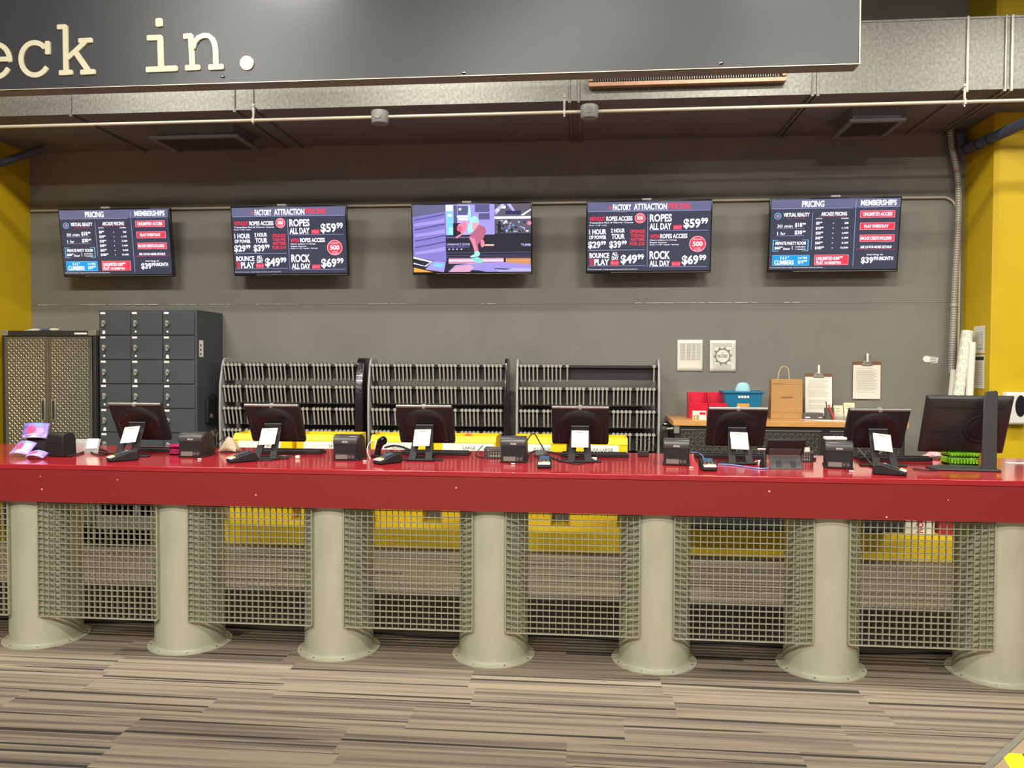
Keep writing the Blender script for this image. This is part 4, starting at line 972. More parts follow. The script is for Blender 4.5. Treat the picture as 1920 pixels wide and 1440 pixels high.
mb.build('printed_lines', mat('pale_ink', s(176, 173, 165), .8), e)
mb = MB(); R0 = w_*.25; R1 = w_*.30; R2 = w_*.36; cz = h*.5; n = 80; cyc = []
for k in range(n):
    a = 2*PI*k/n; ph = (k % 8); r = R2 if ph < 3 else R1
    cyc.append((r*math.cos(a), r*math.sin(a)))
mb.add([Vector((x, -.0048, cz+z)) for x, z in cyc]+[Vector((R0*math.cos(2*PI*k/n), -.0048, cz+R0*math.sin(2*PI*k/n))) for k in range(n)], [(k, (k+1) % n, n+(k+1) % n, n+k) for k in range(n)])
text_into(mb, 'THE', lambda u, v: Vector((-.012+.024*u, -.0048, cz+.022+.008*v)), .0)
text_into(mb, 'FACTORY', lambda u, v: Vector((-.046+.092*u, -.0048, cz-.016+.030*v)), .02); mb.build('gear_emblem', M_ink, e)
xa, z1 = U(1733, 668, YW-.004); xb, z0 = U(1757, 680, YW-.004)
o = empty('wall_sticker', ((xa+xb)/2, YW-.003, (z0+z1)/2), 'small white gear shaped sticker on the grey wall near the right corner', 'sticker'); M = Matrix.Rotation(.12, 4, 'Y')
mb = MB().box(-.02, .06, -.002, 0, -.025, .025, M); mb.prism([(-.038+(.032 if k % 2 else .025)*math.cos(k*PI/8), (.032 if k % 2 else .025)*math.sin(k*PI/8)) for k in range(16)], -.003, 0, 'y', M); mb.build('sticker', M_label, o)
mb = MB()
for k in range(3): mb.box(-.005, .052, -.0028, -.002, -.016+k*.014, -.010+k*.014, M)
mb.build('printed_marks', M_ink, o)
# sheets on the side of the yellow wall
for (p0, q0, p1, q1, lab, dk) in ((1826, 612, 1846, 662, 'upper printed white sheet on the side of the yellow wall', 0), (1825, 666, 1845, 729, 'lower printed white sheet with a black header on the side of the yellow wall', 1)):
    ya, z1 = V(p0, q0, XR-.004); yb, z0 = V(p1, q1, XR-.004); z0 = max(z0, z1-.31)
    o = empty('wall_notice', (XR-.003, (ya+yb)/2, z0), lab, 'paper', 'printed sheets on the yellow wall'); hl = abs(ya-yb)/2; h = z1-z0
    MB().box(-.002, 0, -hl, hl, 0, h).build('sheet', M_white, o)
    mb = MB()
    for k in range(14): mb.box(-.003, -.002, -hl*.7, hl*.7, h*.12+k*h*.05, h*.12+k*h*.05+.003)
    mb.build('printed_lines', M_ink, o)
    if dk: MB().box(-.0035, -.002, -hl*.9, hl*.9, h*.85, h*.95).build('black_header', M_inkd, o)
# poster rolls in the corner
for (p0, q0, p1, q1, r, yy, lab, pat) in ((1814, 621, 1789, 800, .046, YW-.30, 'tall leaning roll of patterned wrapping paper in the right corner', 1), (1823, 642, 1815, 800, .028, YW-.36, 'plain white paper roll leaning behind the patterned roll', 0), (1788, 694, 1778, 800, .024, YW-.12, 'short white roll leaning left of the patterned roll', 0)):
    xa, za = U(p0, q0, yy); xb, zb = U(p1, q1, yy-.1)
    a_ = Vector((xa, yy, za)); b_ = Vector((xb, yy-.1, zb)); d_ = (b_-a_)
    b_ = a_+d_*((za-.866)/(za-zb)); 
    e = empty('paper_roll', tuple(b_), lab, 'paper roll')
    MB().cyl(Vector((0, 0, 0)), a_-b_, r, n=28).build('roll', M_white, e, .002, 1)
    if pat:
        mb = MB(); ax = (a_-b_).normalized(); L0 = (a_-b_).length; u_ = Vector((0, -1, 0)); u_ = (u_-ax*u_.dot(ax)).normalized(); v_ = ax.cross(u_)
        for k in range(int(L0/.075)):
            for j in range(7):
                th = (j-3)*.75+(.37 if k % 2 else 0); c0 = ax*(L0-.04-k*.075)
                big = (j+k) % 2
                for q in range(8 if big else 1):
                    def S_(a1, a2, t1, t2): mb.add([c0+ax*zz+(u_*math.cos(tt)+v_*math.sin(tt))*(r+.0012) for zz, tt in ((a1, t1), (a1, t2), (a2, t2), (a2, t1))], [(0, 1, 2, 3)])
                    if big:
                        an = q*PI/4; S_(.024*math.sin(an)-.003, .024*math.sin(an)+.003, th+.017/r*math.cos(an)-.05, th+.017/r*math.cos(an)+.05)
                    else:
                        S_(-.02, .02, th-.05, th-.02); S_(-.02, .02, th+.02, th+.05)
        mb.build('printed_pattern', M_ink, e)
e = empty('wall_shelf', (3.56, 2.60, .80), 'small dark shelf in the right corner carrying the paper rolls', 'shelf')
MB().box(-.20, .224, -.26, .20, .02, .05).build('shelf_board', M_dark, e, .003)
MB().box(-.15, -.13, -.1, .20, -.1, .02).box(.15, .17, -.1, .20, -.1, .02).build('bracket', M_dark, e)
# soap dispenser
xa, z1 = U(1883, 735, YF-.06); xb, z0 = U(1929, 796, YF-.06)
e = empty('soap_dispenser', ((xa+xb)/2, YF, z0), 'white wall soap dispenser with a black oval window on the yellow wall', 'dispenser'); w_ = (xb-xa)/2; h = z1-z0
MB().prism([(-w_, .05), (-w_*.8, 0), (w_*.8, 0), (w_, .05), (w_, h-.01), (w_*.8, h), (-w_*.8, h), (-w_, h-.01)], -.10, 0, 'y').build('case', M_whitep, e, .02, 3)
MB().prism([(w_*.1+w_*.42*math.cos(k*PI/16), h*.58+h*.33*math.sin(k*PI/16)) for k in range(32)], -.106, -.098, 'y').build('window', M_blackg, e, .003)
# hazard taped ramp, bottom right
x0, y0 = G(1849, 1442, .03); x1, y1 = G(1925, 1372, .03)
e = empty('floor_ramp', (x0, y0, 0), 'plywood ramp with metal edge and yellow black hazard tape, bottom right corner', 'ramp')
dx, dy = x1-x0, y1-y0; sl = dx/dy
MB().prism([(0-.3*sl, -.3), (dx+.1*sl, dy+.1), (1.2, dy+.1), (1.2, -.3)], .0, .028, 'z').build('board', M_ply, e)
MB().prism([(-.02-.3*sl, -.3), (dx-.02+.1*sl, dy+.1), (dx+.02+.1*sl, dy+.1), (.02-.3*sl, -.3)], .0, .034, 'z').build('edge_strip', M_brushed, e, .002, 1)
t0x, t0y = G(1868, 1440, .03); t1x, t1y = G(1895, 1412, .03); t2y = t1y
mb = MB(); mbk = MB(); a0 = t1x-x0
ya_ = t1y-y0; yb_ = ya_-.17
for k in range(8):
    q0 = a0-.03+k*.085; (mb if k % 2 == 0 else mbk).prism([(q0-.045, yb_), (q0+.035, yb_), (q0+.075, ya_), (q0-.01, ya_)], .028, .0295, 'z')
tp = mb.build('hazard_tape', M_haz, e); mbk.build('black_stripe', M_hazk, tp)

# ------------------------------------------------------------------ things on the counter
ZC0 = ZT+.001
def make_monitor():
    e = empty('touch_monitor', (0, 0, ZC0), '', 'monitor', 'touch monitors on the red counter')
    tl = math.atan2(.14, .255); M = Matrix.Translation((0, .24, .084)) @ Matrix.Rotation(tl, 4, 'X'); H = .272; Wd = .352
    MB().prism([(-Wd/2+.004, 0), (Wd/2-.004, 0), (Wd/2, .02), (Wd/2, H), (-Wd/2, H), (-Wd/2, .02)], 0, .03, 'y', M).build('screen_housing', M_black, e, .007)
    MB().box(-Wd/2+.012, Wd/2-.012, .030, .032, .018, H-.014, M).build('glass', M_blackg, e)
    # arched hump on the back
    P = []
    for k in range(25):
        a = PI*k/24; P.append((.138*math.cos(a), .125+.118*math.sin(a)))
    P = [(.135, .02)]+P+[(-.135, .02)]
    n = len(P)
    mb = MB(); lay = []
    for sc_, yy in ((1.06, 0), (1.02, -.006), (.98, -.013), (.93, -.016), (.88, -.013), (.84, -.011)):
        lay.append([M @ Vector((x*sc_, yy, .02+(z-.02)*sc_)) for x, z in P])
    vs_ = [p for l in lay for p in l]
    fs_ = [(j*n+i, j*n+i+1, (j+1)*n+i+1, (j+1)*n+i) for j in range(len(lay)-1) for i in range(n-1)]+[tuple((len(lay)-1)*n+i for i in range(n))]
    mb.add(vs_, fs_).build('back_dome', mat('dome_plastic', s(34, 31, 31), .36, spec=.4), e, smooth=True)
    MB().tube([M @ Vector((-Wd/2+.004, .006, H-.002)), M @ Vector((Wd/2-.004, .006, H-.002))], .0095, 14).build('top_edge', mat('edge_highlight_grey', s(140, 137, 130), .26, .5), e, smooth=True)  # lamp reflection along the edge put into this lighter grey
    MB().box(-.010, .010, -.006, .02, H-.011, H+.006, M).build('camera_tab', mat('dull_tab', s(150, 146, 136), .5), e)
    # A shaped stand
    top = Vector((0, .150, .205)); 
    mb = MB()
    for sg_ in (-1, 1):
        f0 = Vector((sg_*.052, .0, .004)); t0 = Vector((sg_*.032, .150, .205))
        d = (t0-f0); nn = Vector((0, -d.z, d.y)).normalized()*.010; wx = Vector((.022, 0, 0))
        vs_ = [f0-wx, f0+wx, t0+wx, t0-wx]; mb.add([v for v in vs_]+[v-nn for v in vs_], [(0, 1, 2, 3), (7, 6, 5, 4), (0, 4, 5, 1), (1, 5, 6, 2), (2, 6, 7, 3), (3, 7, 4, 0)])
    a_ = Vector((0, .112, .155)); b_ = top; d = b_-a_; nn = Vector((0, -d.z, d.y)).normalized()*.011
    vs_ = [a_+Vector((-.056, 0, 0)), a_+Vector((.056, 0, 0)), b_+Vector((.054, 0, 0)), b_+Vector((-.054, 0, 0))]
    mb.add([v for v in vs_]+[v-nn for v in vs_], [(0, 1, 2, 3), (7, 6, 5, 4), (0, 4, 5, 1), (1, 5, 6, 2), (2, 6, 7, 3), (3, 7, 4, 0)])
    mb.box(-.054, .054, .145, .20, .195, .208)
    mb.build('stand', M_black, e, .003)
    MB().box(-.054, .054, .140, .150, .204, .210).build('stand_top_edge', mat('edge_highlight_grey', s(140, 137, 130), .26, .5), e)
    mb = MB().box(-.085, .085, .0, .10, .0, .012).box(-.13, .13, .03, .08, .0, .008); mb.build('foot', M_black, e, .006)
    return e
mon0 = make_monitor()
mon = [(233, 858, .0, 'in front of the lockers', -.10), (495, 862, .0, 'in front of the leftmost rack', -.06), (787, 865, 0, 'in front of the middle rack', -.03), (1087, 868, 0, 'in front of the rightmost rack', .0), (1390, 872, 0, 'in front of the wooden bench', .03), (1662, 876, 0, 'beside the large monitor', .12)]
MX = []
for i, (px, py, rz, d_, cr) in enumerate(mon):
    x, y = G(px, py, ZT); MX.append((x, y))
    o = mon0 if i == 0 else dup(mon0, (x, y, ZC0), rz)
    o.location = (x, y, ZC0); o['label'] = 'black touch monitor seen from behind, '+d_
    # hanging card (its square code is left out)
    c_ = empty('hanging_card', (x+.0, y+.082, ZC0+.128), 'cream card hung on the stand of the monitor '+d_, 'card', 'cream cards on the monitor stands')
    lean = math.atan2(.150, .205)
    c_.rotation_euler = (-lean, cr, 0)
    MB().box(-.051, .051, -.0175, -.0160, -.062, .056).build('card', mat('cream_card_paper', s(208, 204, 182), .7), c_, .0005, 1)
    MB().box(-.022, .022, -.0181, -.0175, .040, .045).build('printed_line', M_ink, c_)
# receipt printers
def make_printer(name_on=True):
    e = empty('receipt_printer', (0, 0, ZC0), '', 'printer', 'receipt printers on the red counter')
    P = [(.0, .0), (.0, .125), (.004, .140), (.02, .150), (.12, .150), (.165, .135), (.19, .10), (.20, .05), (.20, 0)]
    MB().prism([(y, z) for y, z in P if True], -.073, .073).build('body', M_black, e, .006)
    MB().prism([(-.004, .098), (-.004, .132), (.006, .147), (.022, .153), (.07, .154), (.07, .148), (.004, .12), (.002, .098)], -.074, .074).build('top_cover', mat('satin_black_cover', s(58, 55, 54), .3), e, .003)
    MB().box(-.062, .062, -.002, .0, .008, .042).build('port_recess', M_rubber, e)
    MB().box(-.058, .015, -.004, -.002, .010, .036).build('port_plate', mat('pale_port_plate', s(122, 117, 108), .4), e)
    MB().box(.02, .034, -.004, -.002, .014, .032).box(.04, .056, -.004, -.002, .014, .032).build('socket', M_basket, e)
    mb = MB(); text_into(mb, 'EPSON', lambda u, v: Vector((-.016+.034*u, -.0052, .108+.010*v)), .01); mb.build('lettering', M_label, e)
    MB().box(-.078, .078, .0, .21, .0, .008).build('base', M_rubber, e, .003)
    return e
pr0 = make_printer()
prs = [(357, 858, .05, 'left of the leftmost rack, beside a scanner'), (647, 864, 0, 'between the two left racks, square and upright'), (962, 868, 0, 'in front of the middle rack, beside the grey basket'), (1268, 873, -.12, 'left of the wooden bench'), (1573, 879, -.22, 'rightmost, with a white dish on top')]
for i, (px, py, rz, d_) in enumerate(prs):
    x, y = G(px, py, ZT); o = pr0 if i == 0 else dup(pr0, (x, y, ZC0), rz)
    o.location = (x, y, ZC0); o.rotation_euler = (0, 0, rz); o['label'] = 'black receipt printer seen from behind, '+d_
x, y = G(1573, 879, ZT); o = MB().box(-.06, .06, 0, .06, 0, .018).build('plastic_dish', M_whitep, None, .006); o.location = (x-.0, y+.05, ZC0+.156); tag(o, 'white plastic dish lying on the rightmost receipt printer', 'dish')
x, y = G(1228, 868, ZT)
for px, py, rz, d_ in ((1241, 872, -.12, 'fourth printer'), (1541, 878, -.22, 'rightmost printer')):
    pass
# left dark printer with brochures
x, y = G(103, 857, ZT); e = empty('ticket_printer', (x, y, ZC0), 'squat black ticket printer at the left end beside the brochures', 'printer', None, -.15)
MB().prism([(0, 0), (0, .135), (.02, .15), (.08, .15), (.11, .12), (.115, 0)], -.062, .058).build('body', M_black, e, .008)
MB().box(-.055, .052, -.003, 0, .09, .094).build('seam', M_rubber, e)
# brochure holder
x, y = G(66, 852, ZT); e = empty('brochure_holder', (x, y, ZC0), 'clear and black brochure holder with colourful brochures at the left end', 'brochure holder', None, .25)
MB().box(-.05, .06, 0, .05, 0, .13).build('stand', M_rubber, e, .006)
bro = mat('brochure_violet', s(150, 130, 215), .3, noise=.5, nscale=14)
def brochure(x, y, z, rz, rx, w_, h, lab, seed):
    e = empty('brochure', (x, y, z), lab, 'brochure', None, rz); M = Matrix.Rotation(rx, 4, 'X')
    MB().grid(lambda u, v: M @ Vector(((u-.5)*w_, -.02*math.sin(PI*u), v*h)), 10, 6).build('leaflet', bro, e, smooth=True, solid=.002)
    f = lambda a, b: M @ Vector(((a-.5)*w_, -.02*math.sin(PI*a)-.002, b*h))
    for (ca, cb_, ra, rb_, m) in ((.35, .55, .2, .28, mat('brochure_pink', s(235, 80, 130), .3)), (.72, .45, .13, .18, mat('brochure_rose', s(240, 150, 190), .3)), (.5, .15, .45, .12, mat('brochure_peach', s(240, 200, 170), .3)), (.55, .85, .3, .09, mat('brochure_blue', s(120, 150, 235), .3))):
        mb = MB(); N = 18; mb.add([f(ca, cb_)]+[f(max(.01, min(.99, ca+ra*math.cos(2*PI*k/N))), max(.01, min(.99, cb_+rb_*math.sin(2*PI*k/N)))) for k in range(N)], [(0, k+1, (k+1) % N+1) for k in range(N)]); mb.build('printed_picture', m, e)
brochure(x+.01, y-.02, ZC0+.10, .3, -.5, .15, .105, 'colourful brochure tilted on top of the black brochure holder', 1)
x2, y2 = G(38, 857, ZT); brochure(x2, y2-.02, ZC0+.012, .0, -.9, .13, .11, 'violet brochure lying tilted on the counter at the left end', 2)
x2, y2 = G(62, 861, ZT); brochure(x2+.01, y2-.01, ZC0+.006, .0, -1.1, .12, .06, 'small pink edged brochure flat below the holder', 3)
x2, y2 = G(150, 850, ZT); e = empty('acrylic_stand', (x2, y2, ZC0), 'clear acrylic sign stand with a small white slip, left of the first monitor', 'stand', None, .2)
MB().box(-.10, .11, 0, .004, 0, .10, Matrix.Rotation(-.5, 4, 'X')).build('clear_panel', M_clear, e); MB().box(.03, .10, -.003, -.001, .03, .10, Matrix.Rotation(-.5, 4, 'X')).build('slip', M_white, e)
# payment terminals
def make_reader():
    e = empty('payment_terminal', (0, 0, ZC0), '', 'payment terminal', 'payment terminals on the red counter')
    P = [(0, 0), (0, .018), (.01, .024), (.12, .058), (.15, .056), (.165, .03), (.165, 0)]
    MB().prism(P, -.040, .040).build('body', M_black, e, .008, 3)
    M = Matrix.Translation((0, .004, .0245)) @ Matrix.Rotation(math.atan2(.034, .110), 4, 'X')
    MB().box(-.026, .026, .068, .112, 0, .002, M).build('display', M_readscr, e)
    MB().box(-.034, .034, -.004, .030, -.004, .0025, M).build('keypad', M_readk, e, .004)
    for k, m in enumerate((M_redk, M_yel, M_green)):
        for j in range(2): pass
        MB().box(-.030+k*.021, -.014+k*.021, .018, .028, .0025, .005, M).build('key', m, e, .001, 1)
    mb = MB()
    for a in range(3):
        for b in range(3): mb.box(-.028+a*.020, -.014+a*.020, .036+b*.010, .042+b*.010, 0, .0035, M)
    mb.build('number_keys', M_basket, e)
    return e
rd0 = make_reader()
rds = [(202, 866, -.75, 'leftmost one, turned towards the first monitor'), (428, 868, -.75, 'between the first and second monitors'), (706, 871, -.65, 'left of the third monitor, with a white cable loop'), (1020, 879, .02, 'left of the fourth monitor, facing straight forward'), (1332, 884, .03, 'left of the fifth monitor, beside the blue cable'), (1700, 892, 1.15, 'rightmost one, lying turned below the last small monitor')]
RP_ = []
for i, (px, py, rz, d_) in enumerate(rds):
    x, y = G(px, py, ZT); RP_.append((x, y)); o = rd0 if i == 0 else dup(rd0, (x, y, ZC0), rz)
    o.location = (x, y, ZC0); o.rotation_euler = (0, 0, rz); o['label'] = 'black handheld payment terminal, '+d_
# keyboards
def make_kb():
    e = empty('keyboard', (0, 0, ZC0), '', 'keyboard', 'keyboards behind the monitors')
    MB().prism([(0, 0), (0, .022), (.01, .026), (.14, .012), (.14, 0)], -.215, .215).build('body', M_black, e, .003)
    mb = MB()
    for r in range(5):
        for c in range(20): mb.box(-.205+c*.0205, -.188+c*.0205, .018+r*.023, .037+r*.023, .012, .031-r*.0024)
    mb.build('keys', M_rubber, e)
    return e
kb0 = make_kb()
for i, (px, py, rz, d_) in enumerate(((290, 851, .0, 'behind the leftmost monitor'), (535, 853, .04, 'behind the monitor in front of the leftmost rack'), (815, 854, 0, 'behind the monitor in front of the middle rack'), (1115, 859, 0, 'behind the monitor in front of the rightmost rack'), (1372, 861, 0, 'behind the monitor in front of the wooden bench'), (1690, 868, .0, 'behind the rightmost small monitor'))):
    x, y = G(px, py, ZT); o = kb0 if i == 0 else dup(kb0, (x, y, ZC0), rz); y = max(y, MX[i][1]+.30)
    o.location = (x, y, ZC0); o['label'] = 'black keyboard lying on the counter '+d_
# hand scanners
def scanner(px, py, rz, lab):
    x, y = G(px, py, ZT); e = empty('barcode_scanner', (x, y, ZC0), lab, 'scanner', None, rz)
    mb = MB(); prof = [(-.02, .10), (0, .115), (.03, .112), (.05, .095)]
    vs_ = []; fs_ = []; K = 14; path = [((0, -.045, .105), .018, .022), ((0, -.03, .108), .026, .028), ((0, .0, .10), .026, .026), ((0, .03, .07), .022, .022), ((0, .05, .035), .020, .020), ((0, .06, .004), .026, .024)]
    for i, (c, a, b) in enumerate(path):
        d = Vector(path[min(i+1, 5)][0])-Vector(path[max(i-1, 0)][0]); d.normalize(); u = Vector((1, 0, 0)); v = d.cross(u)
        vs_ += [Vector(c)+u*a*math.cos(2*PI*k/K)+v*b*math.sin(2*PI*k/K) for k in range(K)]
    for i in range(5): fs_ += [(i*K+k, i*K+(k+1) % K, (i+1)*K+(k+1) % K, (i+1)*K+k) for k in range(K)]
    fs_ += [tuple(range(K))[::-1], tuple(range(5*K, 6*K))]
    mb.add(vs_, fs_).build('body', M_blackg, e, smooth=True)
    MB().cyl((0, .06, 0), (0, .06, .012), .04, n=20).build('base', M_rubber, e, .003)
    return e
scanner(401, 840, .5, 'glossy black hand scanner standing behind the second printer from the left')
scanner(715, 858, .7, 'glossy black hand scanner beside the printer between the two left racks')
scanner(1500, 862, -1.4, 'black hand scanner with its head raised beside the tilted tablet stand')
x, y = G(1013, 858, ZT); o = MB().lathe([(.001, .0), (.042, .0), (.046, .012), (.036, .030), (.015, .037), (.001, .038)], 24).build('round_speaker', mat('graphite_plastic', s(80, 78, 76), .4), None, smooth=True); o.location = (x, y+.06, ZC0+.002); tag(o, 'rounded grey puck shaped device behind the fourth payment terminal', 'device')
x, y = G(1206, 856, ZT); e = empty('scanner_cradle', (x, y, ZC0), 'small black cradle with a thin wire loop, between monitor and printer', 'cradle')
MB().box(-.035, .035, -.02, .02, 0, .035).build('block', M_rubber, e, .005); MB().tube([(-.08, .02, .03), (-.06, .02, .09), (0, .02, .12), (.06, .02, .09), (.07, .02, .03)], .002, 6, 3).build('wire_loop', M_rubber, e, smooth=True)
# baskets on the counter
def basket(px0, px1, py, hpx, m, nm, lab, rz=0, ncol=8, panel=False):
    x0, y = G(px0, py, ZT); x1 = G(px1, py, ZT)[0]; w_ = (x1-x0); h = hpx/300*.97
    e = empty(nm, ((x0+x1)/2, y, ZC0), lab, 'basket', None, rz); hw = w_/2; dp = min(.13, w_*.8); t_ = .003
    MB().box(-hw, hw, 0, dp, 0, .004).box(-hw-.003, hw+.003, -.004, .002, h-.012, h).box(-hw-.003, hw+.003, dp-.002, dp+.004, h-.012, h).box(-hw-.003, -hw+.002, 0, dp, h-.012, h).box(hw-.002, hw+.003, 0, dp, h-.012, h).build('rim', m, e, .002, 1)
    mb = MB()
    n = ncol
    for k in range(n+1):
        xx = -hw+.0015+(w_-.003)*k/n
        for yy in (0, dp-t_): mb.box(xx-.0025, xx+.0025, yy, yy+t_, 0, h-.01)
    for yy in (0, dp-t_):
        for z in (.0, .35, .62): mb.box(-hw, hw, yy, yy+t_, h*z, h*z+.007)
    for xx in (-hw, hw-t_):
        for k in range(6): mb.box(xx, xx+t_, dp*k/5-.0025 if k else 0, dp*k/5+.0025, 0, h-.01)
        for z in (0, .35, .62): mb.box(xx, xx+t_, 0, dp, h*z, h*z+.007)
    if panel:
        for za, zb in ((0, h*.30), (h*.62, h-.01)):
            for yy in (0, dp-t_): mb.box(-hw, hw, yy, yy+t_, za, zb)
            for xx in (-hw, hw-t_): mb.box(xx, xx+t_, 0, dp, za, zb)
    mb.build('lattice', m, e)
    return e, h, w_, dp
e, h, w_, dp = basket(908, 948, 859, 19, M_basket, 'small_basket', 'small grey lattice basket left of the printer in front of the middle rack')
o = MB().box(-.04, .04, .02, .08, .006, h-.012).build('folded_slips', M_white, None); o.location = e.location; tag(o, 'white slips inside the grey lattice basket by the middle printer', 'paper')
e, h, w_, dp = basket(318, 340, 853, 20, M_pink, 'pink_basket', 'small pink plastic basket left of the second printer', 0, 5, True)
e, h, w_, dp = basket(1502, 1524, 866, 19, M_basket, 'narrow_basket', 'small dark basket between the tablet stand and the rightmost printer', 0, 5)
o = MB().box(-.02, .02, .02, .05, .006, h+.02).build('white_slips', M_white, None); o.location = e.location; tag(o, 'white slips standing in the small dark basket', 'paper')
e, h, w_, dp = basket(1782, 1832, 872, 22, M_lime, 'lime_basket', 'lime green plastic basket under the big monitor', 0, 9, True)
# tissue packet left of it
x, y = G(1755, 862, ZT); rr = random.Random(4)
o = MB().grid(lambda u, v: Vector(((u-.5)*.14, (v-.5)*.08, .03*math.sin(PI*u)*math.sin(PI*v)+.012*rr.random()*math.sin(PI*u)+.002)), 12, 8).build('snack_packet', mat('pale_pink_film', s(232, 180, 178), .3), None, smooth=True, solid=.002); o.location = (x+.03, y+.10, ZC0+.004); tag(o, 'crumpled pale pink packet left of the lime basket', 'packet')
# tablet stand seen from behind
x, y = G(1475, 880, ZT); e = empty('tablet_stand', (x, y, ZC0), 'black tilted tablet register stand right of the fifth monitor', 'tablet stand', None, .05)
M = Matrix.Rotation(-.55, 4, 'X')
MB().box(-.09, .09, 0, .006, 0, .085, M).build('lower_plate', mat('matt_grey_black', s(62, 62, 60), .5), e, .002)
MB().box(-.055, -.025, -.002, 0, .012, .05, M).box(.025, .055, -.002, 0, .012, .05, M).build('slot', M_rubber, e)
M2 = Matrix.Translation((0, .05, .075)) @ Matrix.Rotation(.5, 4, 'X')
MB().box(-.105, .11, 0, .02, 0, .10, M2).build('tablet', M_black, e, .006)
MB().box(-.09, .09, -.006, .0, .0, .045, M2).build('bracket', mat('matt_grey_black', s(62, 62, 60), .5), e, .003)
MB().prism([(.02, 0), (.14, 0), (.06, .09), (.04, .09)], -.12, -.105).build('side_arm', M_rubber, e, .004)
# big monitor on the right
x, y = G(1858, 884, ZT); e = empty('large_monitor', (x, y, ZC0), 'large black flat monitor on a slab stand, seen from behind at the right end', 'monitor')
pz1 = U(1780, 740, y+.16)[1]; Wm = .462; Hm = .372
M = Matrix.Translation((-.035, .30, .072)) @ Matrix.Rotation(-.10, 4, 'Z') @ Matrix.Rotation(.42, 4, 'X')
MB().box(-Wm/2, Wm/2, 0, .014, 0, Hm, M).build('bezel', M_black, e, .004)
vs_ = []
for sc_, yy in ((1.0, 0), (.97, -.018), (.86, -.035), (.5, -.048)):
    pass
mb = MB()
lay = [[(-Wm/2, .0), (Wm/2, .0), (Wm/2, Hm), (-Wm/2, Hm)], [(-Wm/2+.012, .010), (Wm/2-.012, .010), (Wm/2-.012, Hm-.01), (-Wm/2+.012, Hm-.01)], [(-Wm/2+.07, .05), (Wm/2-.07, .05), (Wm/2-.07, Hm-.05), (-Wm/2+.07, Hm-.05)]]
yy = [0, -.012, -.034]
vs_ = [M @ Vector((a, yy[i], b)) for i, l in enumerate(lay) for a, b in l]
mb.add(vs_, [(i*4+k, i*4+(k+1) % 4, (i+1)*4+(k+1) % 4, (i+1)*4+k) for i in range(2) for k in range(4)]+[(8, 9, 10, 11)]); mb.build('back_shell', mat('satin_black_shell', s(46, 45, 43), .36, noise=.03, spec=.3), e, .006, 3)
MB().lathe([(.095, 0), (.095, .006), (.085, .012), (.07, .008), (.06, .014), (.045, .016), (.001, .016)], 36, (0, 0, 0), M @ Matrix.Translation((.075, -.033, .18)) @ Matrix.Rotation(PI/2, 4, 'X')).build('hub_disc', M_black, e, smooth=True)
MB().box(-.17, .17, -.0365, -.033, Hm-.06, Hm-.055, M).box(-.18, .18, -.0365, -.033, .155, .159, M).build('vent_seam', M_rubber, e)
sl = [(-.045, 0), (.028, 0), (.046, .47), (-.012, .455), (-.03, .10)]
MB().prism([(a, b) for a, b in ((-.050, .004), (.030, .004), (.054, .44), (.046, .452), (-.010, .445), (-.022, .40))], -.004, .010, 'y', Matrix.Rotation(-.12, 4, 'X')).build('slab_post', mat('matt_black_slab', s(52, 50, 48), .45), e, .003)
MB().prism([(-.30, .13), (-.29, .0), (.04, -.03), (.055, .0), (.05, .16), (-.1, .22)], 0, .010, 'z').build('foot_plate', mat('matt_black_slab', s(52, 50, 48), .45), e, .003)
# small white note near the right end
x, y = G(1905, 869, ZT); o = MB().prism([(-.06, -.02), (.12, -.02), (.12, .03), (-.05, .03)], 0, .002, 'z').build('paper_note', M_white, None); o.location = (x, y, ZC0); tag(o, 'small white note lying at the right end of the counter', 'paper')
x, y = G(25, 869, ZT)

x, y = G(418, 850, ZT); rr = random.Random(8)
o = MB().grid(lambda u, v: Vector(((u-.5)*.13, (v-.5)*.10, .085*math.sin(PI*u)*math.sin(PI*v)+.014*rr.random()*math.sin(PI*u)+.002)), 12, 10).build('crumpled_bag', mat('tan_film', s(176, 156, 132), .5), None, smooth=True, solid=.002); o.location = (x, y+.10, ZC0+.003); tag(o, 'crumpled tan bag behind the cables right of the leftmost receipt printer', 'bag')
# cables
def cable(pix, m, r, lab, nm='cable', zs=None, smooth=3):
    pts = []
    for i, p in enumerate(pix):
        px, py = p[0], p[1]; lift = p[2] if len(p) > 2 else 0
        x, y = G(px, py, ZT); pts.append((x, y, ZC0+r+lift))
    o = MB().tube(pts, r, 7, smooth).build(nm, m, None, smooth=True); tag(o, lab, 'cable'); return o
cable([(165, 846), (175, 852), (190, 856), (205, 850), (192, 844), (178, 846), (190, 851), (215, 852), (232, 850)], M_rubber, .005, 'coiled black cable left of the leftmost monitor stand')
cable([(128, 858), (150, 852), (165, 847), (185, 843)], M_rubber, .006, 'thick black cable running right from the ticket printer')
cable([(218, 847, .0), (224, 851, .02), (238, 838, .05), (244, 834, .05)], M_brushed, .003, 'short grey cable hanging below the card on the leftmost monitor')
cable([(402, 844), (412, 836, .03), (425, 834, .06), (440, 845, .02), (448, 852), (470, 858), (500, 857)], M_rubber, .004, 'thin black cable looping right of the second printer')
cable([(462, 862), (480, 859), (505, 858), (540, 855), (556, 859)], M_brushed, .003, 'pale grey cable with a white plug beside the second monitor stand')
cable([(474, 857), (466, 862), (485, 866), (500, 861), (480, 862), (505, 865), (520, 861)], M_rubber, .004, 'bundled black cable at the foot of the second monitor')
x, y = G(558, 860, ZT); o = MB().box(-.012, .012, -.010, .014, 0, .018).build('cable_plug', M_whitep, None, .003); o.location = (x, y, ZC0); tag(o, 'white plug on the cable end right of the second monitor', 'plug')
